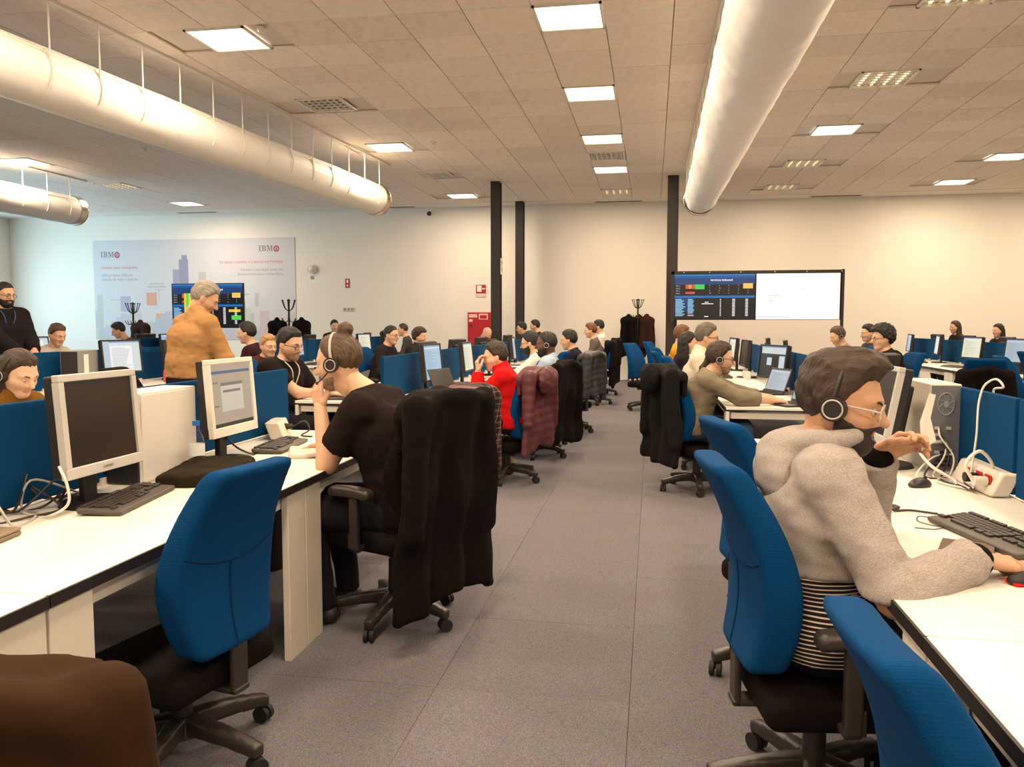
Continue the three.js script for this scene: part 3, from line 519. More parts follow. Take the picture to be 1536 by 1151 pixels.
function person(o) {
  const s = o.s ?? 1, lod = o.lod ?? 2, hc = [NEARH, MIDH, FARH][lod], bc = [0.012, 0.017, 0.026][lod];
  const stand = o.stand, hipY = o.hipY ?? (stand ? 0.93 * s : 0.55), dv = o.head[1] - hipY, fwd = dv * Math.tan((o.lean ?? 12) * D), rot = (o.face ?? 0) * D, cr = Math.cos(rot), sr = Math.sin(rot);
  const px = o.head[0] - sr * fwd, pz = o.head[2] - cr * fwd;
  const t = thing('person', o.label, 'person', [px, 0, pz], rot, o.group);
  const loc = w => V((w[0] - px) * cr - (w[2] - pz) * sr, w[1], (w[0] - px) * sr + (w[2] - pz) * cr);
  const sl = o.slouch ?? 0.03, sp = (f, x, g = 0) => [x, hipY + dv * f, fwd * f - sl * Math.sin(f * Math.PI) + g], w = (o.wide ?? 1) * s;
  const N = sp(0.775, 0), HC = V(0, o.head[1], fwd + 0.02);
  const torso = [bone(sp(0, -0.085 * w), sp(0, 0.085 * w), 0.112 * s), bone(sp(0.22, -0.065 * w), sp(0.22, 0.065 * w), 0.108 * w), bone(sp(0.5, -0.082 * w), sp(0.5, 0.082 * w), 0.105 * w), bone(sp(0.0, -0.07 * w), sp(0.5, -0.082 * w), 0.105 * s, 0.1 * w), bone(sp(0, 0.07 * w), sp(0.5, 0.082 * w), 0.105 * s, 0.1 * w), bone(sp(0.69, -0.145 * w), sp(0.69, 0.145 * w), 0.062 * s), bone(sp(0.69, -0.1 * w), sp(0.79, -0.02), 0.055, 0.05), bone(sp(0.69, 0.1 * w), sp(0.79, 0.02), 0.055, 0.05)];
  const neck = [bone(N, [0, HC.y - 0.06 * s, HC.z - 0.03 * s], 0.058 * s, 0.052 * s)];
  const arms = [], sleeves = [], skinB = [...torso, ...neck], handsG = [], topB = [...torso], sleeveCuts = [], cuffs = [];
  const long = !(o.top?.short), l1 = 0.295 * s, l2 = 0.265 * s;
  for (const sd of [1, -1]) {   // +1 = left arm (+x)
    const h = sd > 0 ? o.handL : o.handR, S = V(...sp(0.685, sd * 0.17 * w)), def = V(sd * 0.16, stand ? 0.85 * s : 0.79, (stand ? 0.08 : 0.33) + (stand ? 0 : fwd * 0.5));
    const W = h?.at ? loc(h.at) : def, pole = h?.pole ? loc(h.pole).sub(S) : V(sd * 0.55, -0.8, -0.45), E = elbowOf(S, W, l1, l2, pole);
    const A = v => [v.x, v.y, v.z], ub = bone(A(S), A(E), 0.052 * w, 0.042 * s), fb = bone(A(E), A(W), 0.043 * s, 0.029 * s);
    skinB.push(ub, fb); arms.push(ub, fb);
    const fd = W.clone().sub(E).normalize(); let hd = h?.dir ? V(...h.dir).applyAxisAngle(V(0, 1, 0), -rot) : fd.clone().setY(W.y < 0.85 && !stand ? fd.y * 0.2 - 0.12 : fd.y);
    const pn = h?.pn ? V(...h.pn).applyAxisAngle(V(0, 1, 0), -rot) : V(0, 1, 0.25), hb = handBones(A(W), A(hd), A(pn), (h?.flip ? 1 : -1) * sd * -1 * (h?.pn ? 1 : 1), h?.curl ?? 0.55, h?.pinch);
    const k = [0.0042, 0.007, 0.012][lod], [lo, hi] = boundsOf(hb, 0.012);
    handsG.push(whiteCol(sdfMesh((x, y, z) => bonesD(hb, x, y, z, 0.009), lo, hi, k)));
    const end = long ? W.clone().addScaledVector(fd, -0.015 - (o.top?.roll ? 0.1 : 0)) : S.clone().lerp(E, 0.68), eb = long ? fd : E.clone().sub(S).normalize();
    if (long) { sleeves.push([ub, null]); sleeves.push([bone(A(E), A(W), 0.046 * s, 0.037 * s), [end, eb]]); } else sleeves.push([bone(A(S), A(E), 0.056 * w, 0.056 * s), [end, eb]]);
    if (o.top?.cuff) cuffs.push(bone(A(W.clone().addScaledVector(fd, -0.065)), A(W.clone().addScaledVector(fd, -0.012)), 0.04 * s, 0.037 * s));
  }
  const legs = [], shoes = [];
  for (const sd of [1, -1]) {
    const K = stand ? [sd * 0.1, 0.5 * s, 0.02] : [sd * 0.13 * w, 0.53, 0.42 * s], F = stand ? [sd * 0.11, 0.08, -0.01] : [sd * 0.14, 0.09, 0.36 * s + (o.feet ?? 0)], H = [sd * 0.085 * w, hipY, 0];
    legs.push(bone(H, K, 0.088 * w, 0.062 * s), bone(K, F, 0.06 * s, 0.045)); skinB.push(bone(H, K, 0.08 * w, 0.054 * s), bone(K, F, 0.052 * s, 0.036));
    shoes.push(bone([F[0], 0.045, F[2] - 0.03], [F[0] + sd * 0.02, 0.035, F[2] + 0.15], 0.043, 0.036));
  }
  const [blo, bhi] = boundsOf(skinB, 0.04), body = whiteCol(sdfMesh((x, y, z) => bonesD(skinB, x, y, z, 0.03), blo, bhi, bc));
  const q = new THREE.Quaternion().setFromEuler(new THREE.Euler((o.pitch ?? 8) * D, (o.yaw ?? 0) * D, (o.roll ?? 0) * D, 'YXZ')), hs = s * (o.hs ?? 1);
  const hm = new THREE.Matrix4().compose(HC, q, V(hs * (o.hw ?? 1), hs, hs));
  const hg = headGeo(hc).clone().applyMatrix4(hm);
  part('body', mergeGeometries([body, hg, ...handsG]), skinMat(o.skin ?? SKIN.light), t);
  const onHead = (name, geo, m, lb) => { const p = part(name, geo, m, t, lb); p.position.copy(HC); p.quaternion.copy(q); p.scale.set(hs * (o.hw ?? 1), hs, hs); return p; };
  const hairM = hm2(o.hair ?? HAIR.black);
  if (o.style !== 'bald') onHead('hair', hairGeo(o.style ?? 'short', hc), hairM);
  if (o.beard) onHead('beard', beardGeo(o.beard === 'full', hc), hm2(o.beard === 'full' ? (o.beardC ?? o.hair ?? HAIR.black) : (o.skin ?? SKIN.light).map((v, i) => v * 0.5 + (o.beardC ?? o.hair ?? HAIR.black)[i] * 0.25)));
  if (lod < 2) {
    onHead('eyes', [ball(0.0125, 0.0315, -0.001, 0.0755), ball(0.0125, -0.0315, -0.001, 0.0755)], cm([0.62, 0.56, 0.5], 0.25));
    onHead('irises', [ball(0.0062, 0.0315, -0.003, 0.083), ball(0.0062, -0.0315, -0.003, 0.083)], cm([0.02, 0.01, 0.006], 0.2));
    onHead('eyelids', [1, -1].map(k => new THREE.SphereGeometry(0.0137, 12, 8, 0, Math.PI * 2, 0, Math.PI * 0.42).rotateX(0.55).translate(k * 0.0315, -0.001, 0.0755).toNonIndexed()), cm((o.skin ?? SKIN.light).map(v => v * 0.9), 0.6));
    onHead('eyebrows', [1, -1].map(k => tube([[k * 0.014, 0.019, 0.0945], [k * 0.03, 0.0245, 0.0895], [k * 0.048, 0.019, 0.074]], 0.0036, 6, 10)), hairM);
  }
  if (o.glasses) { const gm = cm(o.glasses === 'clear' ? [0.5, 0.46, 0.4] : [0.02, 0.012, 0.01], 0.3); onHead('glasses', [...[1, -1].flatMap(k => [new THREE.TorusGeometry(0.0225, 0.0024, 6, 20).scale(1.08, 0.84, 1).translate(k * 0.0325, -0.004, 0.1).toNonIndexed(), tube([[k * 0.056, 0.002, 0.099], [k * 0.078, 0.004, 0.06], [k * 0.083, 0.002, -0.01]], 0.0026, 5, 10)]), rod([-0.01, 0.0, 0.102], [0.01, 0.0, 0.102], 0.0022)], gm); }
  if (o.headset) {
    const hd = onHead('headset', [new THREE.TorusGeometry(1, 0.06, 6, 40, Math.PI).scale(0.0985, 0.128, 0.11).translate(0, 0.0, -0.012).toNonIndexed()], cm(o.headset === 'silver' ? [0.4, 0.37, 0.33] : [0.015, 0.011, 0.009], 0.4));
    for (const k of [1, -1]) { part('ear_cup', cyl(0.031, 0.034, 0.026, k * 0.097, -0.012, -0.008, 24, 'x'), cm([0.014, 0.01, 0.008], 0.6), hd); part('ear_ring', new THREE.TorusGeometry(0.024, 0.0022, 6, 28).rotateY(Math.PI / 2).translate(k * 0.111, -0.012, -0.008).toNonIndexed(), M.silver, hd); }
    if (o.headset !== 'nomic') part('microphone_boom', [tube([[(o.mic ?? 1) * 0.1, -0.03, 0.0], [(o.mic ?? 1) * 0.092, -0.065, 0.055], [(o.mic ?? 1) * 0.045, -0.075, 0.102]], 0.003, 6, 12), ball(0.007, (o.mic ?? 1) * 0.042, -0.075, 0.104)], cm([0.014, 0.01, 0.008], 0.6), hd);
  }
  // clothing
  const tc = o.top ?? {}, fa = tc.fold ?? 0.006, gr = tc.grow ?? 0.013, [tlo, thi] = boundsOf([...torso, ...arms], 0.07), hem = hipY - (tc.hem ?? 0.06);
  const collar = o.head[1] - 0.6 * 0 - (HC.y - N[1]) + (tc.collar ?? 0.035);
  const topFn = (x, y, z) => {
    let d = bonesD(torso, x, y, z, 0.04, gr);
    if (tc.neck) d = smin(d, boneD(neck[0], x, y, z) - gr, 0.03);
    d = smax(d, y - collar - (tc.neck ? 0.05 : 0) + (z - N[2]) * 0.45, 0.008);
    for (const [b, cut] of sleeves) { let e = boneD(b, x, y, z) - gr * 0.9; if (cut) e = smax(e, (x - cut[0].x) * cut[1].x + (y - cut[0].y) * cut[1].y + (z - cut[0].z) * cut[1].z, 0.006); d = smin(d, e, 0.03); }
    d += fa * (0.55 * nz(x * 9 + 3, y * 13, z * 9) + 0.6 * nz(x * 17, y * 34, z * 17));
    return smax(d, hem + 0.25 * 0 - y, 0.01);
  };
  const shirt = part(tc.name ?? (long ? 'sweater' : 't_shirt'), sdfMesh(topFn, tlo, thi, bc, tc.uv ?? 'mix'), tc.mat ?? cm(tc.c ?? [0.02, 0.015, 0.012], 0.95), t);
  if (cuffs.length) { const [lo, hi] = boundsOf(cuffs, 0.02); for (const c of cuffs) { const [a, b] = boundsOf([c], 0.02); part('cuff', sdfMesh((x, y, z) => boneD(c, x, y, z) - 0.006, a, b, Math.min(bc, 0.008)), tc.cuff, t, 'black cuff'); } }
  if (tc.hood) {
    const hy = N[1], hz = N[2], ring = [];
    for (let k = 0; k < 10; k++) { const f = b => [Math.cos(b) * 0.105, hy + 0.045 - 0.03 * Math.sin(b), hz + 0.02 - Math.sin(b) * 0.1], a = Math.PI * (-0.15 + 0.13 * k), rr = q => 0.022 + 0.02 * Math.max(0, Math.sin(q)); ring.push(bone(f(a), f(a + Math.PI * 0.13), rr(a), rr(a + Math.PI * 0.13))); }
    part('hood', sdfMesh((x, y, z) => smin(bonesD(ring, x, y, z, 0.03), ell(x, y + 0.25 * Math.abs(x), z, [0, hy - 0.045, hz - 0.135], [0.155, 0.1, 0.062]), 0.05) + 0.007 * nz(x * 14, y * 24, z * 14), [-0.24, hy - 0.22, hz - 0.26], [0.24, hy + 0.14, hz + 0.16], bc * 0.8, 'mix'), tc.mat ?? cm(tc.c, 0.95), t);
  }
  if (tc.lanyard) part('lanyard', [1, -1].map(k => tube([[k * 0.045, N[1] + 0.04, N[2] - 0.06], [k * 0.075, N[1] + 0.02, N[2] + 0.03], [k * 0.06, N[1] - 0.07, N[2] + 0.115 + 0.01], [k * 0.02, N[1] - 0.22, N[2] + 0.105]], 0.006, 5, 16)), cm(tc.lanyard, 0.7), t);
  const [llo, lhi] = boundsOf(legs, 0.05), pelvis = bone(sp(0, -0.085 * w), sp(0, 0.085 * w), 0.12 * s), pel2 = bone(sp(0.12, -0.075 * w), sp(0.12, 0.075 * w), 0.115 * s);
  if (!o.noLegs) {
    part('trousers', sdfMesh((x, y, z) => { let d = bonesD(legs, x, y, z, 0.03, 0.012); d = smin(d, boneD(pelvis, x, y, z), 0.04); d = smin(d, boneD(pel2, x, y, z), 0.04); d += 0.005 * nz(x * 12, y * 14, z * 12); return smax(smax(d, 0.075 - y, 0.006), y - hipY - 0.13, 0.01); }, [Math.min(llo[0], -0.24), 0.03, Math.min(llo[2], -0.2)], [Math.max(lhi[0], 0.24), hipY + 0.2, Math.max(lhi[2], 0.2)], Math.max(bc, 0.014), 'mix'), cm(o.pants ?? [0.012, 0.012, 0.016], 0.95), t);
    const [slo, shi] = boundsOf(shoes, 0.02); for (const b of shoes) { const [a, c] = boundsOf([b], 0.02); part('shoe', sdfMesh((x, y, z) => smax(boneD(b, x, y, z), 0.003 - y, 0.006), [a[0], -0.012, a[2]], c, 0.012), cm(o.shoes ?? [0.015, 0.011, 0.01], 0.6), t); }
  }
  return { t, loc, N, HC, q, sp, part: (n, g, m, l) => part(n, g, m, t, l) };
}
// ---------- back wall fittings ----------
const WZ = BACK + 0.002;
{
  const tx = canvasTex(1536, 700, (c, w, h) => {
    const gr = c.createLinearGradient(0, 0, 0, h); c.fillStyle = '#c9c6c8'; c.fillRect(0, 0, w, h);
    const blk = (x, y, a, b, col) => { c.fillStyle = col; c.fillRect(x, y, a, b); };
    blk(620, 210, 120, 490, '#9a98ae'); blk(668, 140, 72, 560, '#8f8ea8'); blk(690, 110, 42, 60, '#8f8ea8'); blk(630, 300, 50, 400, '#9a98ae');
    blk(815, 230, 60, 470, '#bdb2ae'); blk(780, 300, 100, 400, '#c4bab4'); blk(410, 370, 80, 90, '#cf9a86'); blk(205, 395, 80, 110, '#a9a8bc'); blk(480, 520, 90, 180, '#cfa48c'); blk(560, 545, 50, 155, '#b9a0b0');
    for (let i = 0; i < 46; i++) blk((i * 197) % w, 500 + (i * 53) % 150, 40 + (i * 31) % 60, 300, ['#bab7bf', '#c2b9b6', '#b3b5bf', '#c8beb8'][i % 4]);
    blk(20, 385, 45, 315, '#b5b8b4'); blk(1235, 380, 30, 90, '#b3b3b3'); blk(1130, 480, 70, 220, '#bac2b2'); blk(1270, 500, 70, 200, '#c2b4b4');
    c.fillStyle = '#7d7a84'; c.font = 'bold 54px serif'; c.fillText('IBM', 58, 118); c.fillText('IBM', 1270, 92);
    for (const [x, y] of [[190, 102], [1402, 76]]) { c.strokeStyle = '#b03a4a'; c.lineWidth = 9; c.beginPath(); c.arc(x, y, 17, 0, 7); c.stroke(); c.fillStyle = '#5a5560'; c.fillRect(x - 5, y - 8, 9, 18); }
    c.fillStyle = '#c05060'; c.font = '24px serif'; c.fillText('Cidades mais inteligentes', 60, 200); c.textAlign = 'right'; c.fillText('Tu amas o invento e a marca em Portugal', 1450, 172);
    c.fillStyle = '#86828a'; c.fillText('Talento e inovação para um', 1450, 226); c.fillText('desenvolvimento competitivo', 1450, 256); c.textAlign = 'left'; c.fillText('2000 projetos IBM em', 60, 254); c.fillText('cidades de todo o mundo', 60, 284);
    c.font = '17px serif'; c.fillText('Secretaria da', 440, 312); c.fillText('Segurança Pública', 420, 334); c.fillRect(470, 350, 80, 2); c.fillRect(508, 350, 2, 80); c.fillRect(125, 420, 70, 2); c.fillText('Turismo', 1130, 392); c.fillRect(1160, 430, 2, 80);
  });
  const t = thing('wall_print', 'large printed city skyline panel on the back wall with logos in both upper corners', 'wall print', [-12.5, 2.35, WZ]);
  part('panel', box(6.05, 2.75, 0.012, 0, 0, 0.006), cm([0.6, 0.58, 0.57], 0.8), t); part('print', new THREE.PlaneGeometry(6.05, 2.75).translate(0, 0, 0.013), new THREE.MeshStandardMaterial({ map: tx, roughness: 0.8 }), t);
}
function dash(full) {
  return canvasTex(1024, 576, (c, w, h) => {
    const g = c.createLinearGradient(0, 0, w * 0.6, 0); c.fillStyle = '#03060f'; c.fillRect(0, 0, w, h);
    c.fillStyle = '#0b4f92'; c.fillRect(0, 0, w, 46); c.fillStyle = '#1d86c8'; c.fillRect(0, 0, w, 14); c.fillStyle = '#0a3a70'; c.fillRect(0, 46, w, 84); c.fillStyle = '#1068ac'; c.fillRect(0, 272, w, 30); c.fillStyle = '#0a3560'; c.fillRect(0, 300, 250, 180);
    c.fillStyle = '#fff'; c.font = 'bold 34px sans-serif'; c.fillText('Services Inbound', 460, 84); c.font = '20px sans-serif';
    c.fillStyle = '#c8503c'; c.fillRect(140, 128, 120, 56); c.fillRect(140, 220, 120, 30); c.fillStyle = '#e0a040'; c.fillRect(180, 132, 36, 48); c.fillStyle = '#3ec860'; c.fillRect(262, 128, 122, 60); c.fillStyle = '#f0c060'; c.fillRect(874, 116, 122, 66);
    c.fillStyle = '#dff1ff'; ['SVC A', 'SVC B', 'SVC C', 'SVC D'].forEach((s, i) => { c.fillText(s, 16, 152 + i * 32); for (let k = 0; k < 5; k++) c.fillText(String((i * 7 + k * 3) % 11), 444 + k * 122, 150 + i * 32); });
    for (let i = 0; i < 12; i++) { const y = 326 + i * 19; c.font = '17px sans-serif'; c.fillStyle = '#9fe0ff'; c.fillRect(14, y - 10, 80 + (i * 29) % 50, 9); c.fillRect(172, y - 10, 60 + (i * 17) % 24, 9); c.fillStyle = '#fff'; c.fillRect(584, y - 10, 14, 9); c.fillRect(740, y - 10, 36, 9); c.fillRect(906, y - 10, 34, 9); }
    c.fillStyle = '#d02040'; c.fillRect(172, 508, 76, 12); c.fillStyle = '#fff'; c.fillRect(350, 372, 150, 9); c.fillRect(390, 352, 50, 9); c.fillRect(386, 536, 52, 10);
    if (full) { c.fillStyle = '#e8c83a'; c.fillRect(170, 120, 110, 330); c.fillStyle = '#52d052'; c.fillRect(200, 120, 40, 330); c.fillRect(282, 150, 140, 26); c.fillRect(860, 420, 140, 60); c.fillStyle = '#e8c83a'; c.fillRect(820, 340, 170, 34); }
  });
}
const dashMat = f => new THREE.MeshStandardMaterial({ color: 0x020202, roughness: 0.35, emissive: 0xffffff, emissiveMap: dash(f), emissiveIntensity: 0.52 });
{
  const t = thing('video_wall', 'wide video wall showing a blue data dashboard beside a blank white page', 'screen', [2.02, 0, -16.5]);
  const y0 = 1.47, y1 = 2.42, cy = (y0 + y1) / 2 + 0.0, H = y1 - y0 - 0.04;
  part('frame', [box(3.3, 0.06, 0.07, 0, y1 + 0.01, 0), box(0.07, 1.02, 0.07, -1.62, cy, 0), box(0.05, y1 + 0.05, 0.06, 1.63, (y1 + 0.05) / 2, 0), box(3.2, 0.92, 0.05, 0, cy, -0.03)], M.steel, t);
  part('bolts', [-1.4, -0.9, -0.3, 0.35, 0.95, 1.6].map(x => ball(0.013, x, y1 + 0.012, 0.037)), M.silver, t);
  const a = part('display', box(1.58, H, 0.03, -0.8, cy, 0.012), M.black, t); part('screen', new THREE.PlaneGeometry(1.56, H - 0.02).translate(-0.8, cy, 0.029), dashMat(false), a);
  const b = part('display', box(1.58, H, 0.03, 0.79, cy, 0.012), M.black, t);
  part('screen', new THREE.PlaneGeometry(1.57, H - 0.01).translate(0.79, cy, 0.029), new THREE.MeshStandardMaterial({ color: 0x050505, emissive: 0xffffff, emissiveIntensity: 0.62, emissiveMap: canvasTex(512, 288, (c, w, h) => { c.fillStyle = '#fff6e6'; c.fillRect(0, 0, w, h); c.fillStyle = '#d8b8b4'; c.fillRect(78, 134, 70, 5); c.fillStyle = '#c8c4bc'; c.fillRect(78, 168, 26, 5); c.fillRect(140, 168, 18, 4); c.fillRect(270, 100, 26, 4); c.fillStyle = '#a8d0cc'; c.fillRect(0, 270, 200, 5); }) }), b);
  const L = new THREE.RectAreaLight(lin(1, 0.95, 0.88), 1.0, 1.5, 0.85); L.position.set(0.79, cy, 0.06); L.rotation.y = Math.PI; t.add(L);
}
{
  const t = thing('television', 'large television with colourful status table on a floor stand before the wall print', 'television', [-9.52, 0, -16]);
  part('housing', box(1.7, 0.97, 0.05, 0, 1.8, -0.03, 0.01), M.black, t); part('screen', new THREE.PlaneGeometry(1.65, 0.92).translate(0, 1.8, -0.003), dashMat(true), t); part('stand', [box(0.1, 1.4, 0.06, 0, 0.7, -0.09), box(0.9, 0.04, 0.5, 0, 0.02, -0.08)], M.steel, t);
}
{
  const t = thing('fire_hose_cabinet', 'red fire hose cabinet on the wall beside the black column', 'fire cabinet', [-4.38, 1.28, WZ]);
  part('body', box(0.64, 0.84, 0.12, 0, 0, 0.06, 0.01), M.red, t); part('door', box(0.6, 0.8, 0.012, 0, 0, 0.125, 0.004), M.red, t);
  part('stickers', [box(0.22, 0.09, 0.003, -0.17, 0.33, 0.133), box(0.24, 0.15, 0.003, 0.1, 0.31, 0.133), box(0.1, 0.07, 0.003, -0.23, 0.21, 0.133)], cm([0.75, 0.5, 0.4], 0.7), t); part('sticker_print', [box(0.18, 0.09, 0.002, 0.1, 0.3, 0.135)], M.red, t); part('lock', cyl(0.025, 0.025, 0.02, -0.23, 0.08, 0.138, 14, 'z'), M.edge, t);
}
{
  const t = thing('fire_hose_sign', 'square red and white fire hose sign above the red cabinet', 'sign', [-4.37, 2.25, WZ]);
  part('plate', box(0.26, 0.32, 0.01, 0, 0, 0.005), M.red, t); part('pictogram', [box(0.12, 0.16, 0.003, -0.04, 0.06, 0.0115), box(0.07, 0.035, 0.003, 0.075, 0.06, 0.0115)], M.paper, t); part('caption', box(0.25, 0.09, 0.003, 0, -0.11, 0.0115), cm([0.72, 0.55, 0.45], 0.7), t);
}
{ const t = thing('extinguisher_sign', 'narrow red sign with white symbols on the bare back wall', 'sign', [-8.0, 2.48, WZ]); part('plate', box(0.12, 0.24, 0.008, 0, 0, 0.004), M.red, t); part('symbol', [box(0.05, 0.08, 0.002, 0, 0.05, 0.009), box(0.05, 0.05, 0.002, 0, -0.06, 0.009)], M.paper, t); }
{ const t = thing('alarm_siren', 'round beige alarm siren on the back wall beside the wall print', 'alarm', [-8.98, 2.86, WZ]); part('base', cyl(0.12, 0.12, 0.06, 0, 0, 0.03, 24, 'z'), M.beige, t); part('dome', ball(0.09, 0, 0, 0.06, 1, 1, 0.6), M.beige, t); part('label_plate', box(0.1, 0.09, 0.006, -0.01, -0.22, 0.004), M.grey, t); }
{ const t = thing('socket_strip', 'beige row of wall sockets low on the bare back wall', 'socket', [-7.98, 1.79, WZ]); part('plate', box(0.32, 0.1, 0.02, 0, 0, 0.01, 0.004), M.beige, t); part('outlets', [-0.1, 0, 0.1].map(x => cyl(0.03, 0.03, 0.006, x, 0, 0.021, 14, 'z')), M.grey, t); }
{ const t = thing('security_camera', 'small dark dome camera high on the back wall by the duct mouth', 'camera', [-5.72, 4.26, WZ]); part('mount', cyl(0.06, 0.06, 0.04, 0, 0, 0.02, 18, 'z'), M.frame, t); part('dome', ball(0.06, 0, -0.01, 0.07), M.black, t); }
{ const t = thing('exit_marker', 'small pale plate hung on the side of the black column', 'sign', [-3.16, 2.62, -16.85]); part('plate', box(0.02, 0.34, 0.12, 0, 0, 0.1), M.beige, t); part('marks', [box(0.004, 0.07, 0.06, 0.011, 0.08, 0.1), box(0.004, 0.07, 0.06, 0.011, -0.06, 0.1)], M.edge, t); }
// coat racks
function rack(x, z, h, label, coats) {
  const t = thing('coat_rack', label, 'coat rack', [x, 0, z]);
  part('pole', [cyl(0.02, 0.024, h - 0.05, 0, h / 2, 0, 14), ball(0.03, 0, h, 0)], M.steel, t);
  for (let k = 0; k < 6; k++) { const a = k * Math.PI / 3 + 0.2, c = Math.cos(a), s = Math.sin(a); part('hook', [tube([[0, h - 0.22, 0], [c * 0.08, h - 0.16, s * 0.08], [c * 0.14, h - 0.01, s * 0.14]], 0.009, 6, 12), ball(0.015, c * 0.14, h, s * 0.14), tube([[0, h - 0.4, 0], [c * 0.1, h - 0.44, s * 0.1], [c * 0.16, h - 0.36, s * 0.16]], 0.008, 6, 10)], M.steel, t); }
  for (let k = 0; k < 4; k++) { const a = k * Math.PI / 2 + 0.5; part('foot', tube([[0, 0.3, 0], [Math.cos(a) * 0.15, 0.12, Math.sin(a) * 0.15], [Math.cos(a) * 0.28, 0.02, Math.sin(a) * 0.28]], 0.014, 6, 10), M.steel, t); }
  (coats ?? []).forEach(([dx, dz, len, w, m, lb], i) => {
    const B = [bone([dx - w, h - 0.5, dz], [dx + w, h - 0.5, dz], 0.07), bone([dx, h - 0.38, dz], [dx, h - 0.5, dz], 0.05, 0.09), bone([dx - w * 0.7, h - 0.5, dz], [dx - w, h - len, dz], 0.09, 0.1), bone([dx + w * 0.7, h - 0.5, dz], [dx + w, h - len, dz], 0.09, 0.1), bone([dx + w, h - 0.5, dz + 0.03], [dx + w + 0.05, h - 0.5 - len * 0.42, dz + 0.05], 0.06, 0.045)];
    const [lo, hi] = boundsOf(B, 0.05); const g = sdfMesh((X, Y, Z) => bonesD(B, X, Y, Z, 0.06) + 0.014 * Math.sin(X * 40 + Z * 30 + i) * Math.min(1, (h - 0.45 - Y) * 2) + 0.01 * nz(X * 8, Y * 8, Z * 8), lo, hi, 0.022, 'mix');
    single('hanging_coat', g, m, lb, 'coat', [x, 0, z]);
  });
}
rack(-0.34, -19.55, 1.98, 'black coat rack standing by the bare wall at the end of the aisle', [[-0.22, 0.05, 1.28, 0.12, M.blackCloth, 'long black coat hanging on the coat rack at the aisle end'], [0.22, 0.02, 1.1, 0.1, cm([0.035, 0.013, 0.008], 0.95), 'dark brown coat hanging on the coat rack at the aisle end'], [0.02, -0.12, 1.3, 0.1, cm([0.015, 0.01, 0.012], 0.95), 'dark coat at the back of the coat rack at the aisle end']]);
rack(-10.75, -15.2, 1.83, 'black coat rack standing in front of the left half of the wall print', [[0.2, 0.05, 0.85, 0.14, cm([0.03, 0.017, 0.014], 0.9), 'brown jacket on the coat rack before the wall print']]);
rack(-7.3, -15.3, 1.88, 'black coat rack at the right end of the wall print', [[-0.25, 0.02, 0.95, 0.13, M.blackCloth, 'black coat with pointed hood on the rack right of the wall print'], [0.28, 0.02, 0.9, 0.12, M.blackCloth, 'bulky black coat on the far side of that rack beside the bare wall']]);

// ---------- front left bench: what stands on it ----------
monitor(-2.02, -2.64, 90, 'silver monitor with a dark switched-off screen on the front left bench', { w: 0.42, h: 0.37, lift: 0.125, bezel: 0.026, chin: 0.04, frame: M.silver, back: M.black, brand: 'SAMSUNG', depth: 0.07, tilt: 4 });
monitor(-2.02, -3.58, 90, 'white framed monitor showing a beige form with a dialog box', { w: 0.42, h: 0.37, lift: 0.135, bezel: 0.024, chin: 0.045, frame: mat([0.68, 0.64, 0.56], 0.45), back: M.black, screen: 'tan', depth: 0.07, tilt: 4 });
{
  const t = thing('computer_tower', 'plain white computer tower standing behind the water bottle', 'computer', [-2.17, DESK, -3.18]);
  part('case', box(0.16, 0.385, 0.42, 0, 0.193, 0, 0.006), mat([0.60, 0.57, 0.52], 0.5), t); part('side_panel', box(0.006, 0.365, 0.4, 0.081, 0.193, 0, 0.002), mat([0.64, 0.61, 0.56], 0.45), t); part('front_panel', box(0.15, 0.375, 0.012, 0, 0.193, 0.214, 0.005), M.black, t);
}
{
  const t = thing('water_bottle', 'clear plastic water bottle with blue cap', 'bottle', [-2.0, DESK, -3.24]);
  const prof = [[0.001, 0.002], [0.03, 0.0], [0.034, 0.01], [0.033, 0.04], [0.0345, 0.05], [0.033, 0.06], [0.0345, 0.075], [0.033, 0.09], [0.034, 0.14], [0.03, 0.165], [0.016, 0.195], [0.0135, 0.205], [0.0135, 0.222]].map(p => new THREE.Vector2(...p));
  part('shell', new THREE.LatheGeometry(prof, 28), new THREE.MeshPhysicalMaterial({ color: 0xffffff, roughness: 0.06, transmission: 1, thickness: 0, ior: 1.3 }), t);
  part('wrap_label', new THREE.CylinderGeometry(0.0352, 0.0352, 0.05, 28, 1, true).translate(0, 0.112, 0), mat([0.7, 0.72, 0.74], 0.5, { side: THREE.DoubleSide }), t); part('cap', cyl(0.0155, 0.0155, 0.02, 0, 0.23, 0, 20), mat([0.01, 0.13, 0.5], 0.4), t, 'blue screw cap');
}
keyboard(-1.94, -2.68, 100, 'black keyboard with silver top strip in front of the silver monitor', true);
keyboard(-1.98, -4.02, 97, 'black keyboard in front of the man with the bun', true);
single('folded_jacket', sdfMesh((x, y, z) => { const qx = Math.abs(x) - 0.13, qy = Math.abs(y - 0.022 - 0.012 * nz(x * 9, 1, z * 7)) - 0.012, qz = Math.abs(z) - 0.24 + 0.3 * Math.abs(x) * 0.4; return Math.hypot(Math.max(qx, 0), Math.max(qy, 0), Math.max(qz, 0)) + Math.min(Math.max(qx, qy, qz), 0) - 0.02 + 0.006 * nz(x * 25, y * 25, z * 25); }, [-0.2, -0.02, -0.32], [0.2, 0.1, 0.32], 0.012, 'mix'), cm([0.018, 0.013, 0.006], 0.95), 'olive black bag lying flat on the desk between keyboard and bottle', 'bag', [-1.92, DESK, -3.2], 0.25);
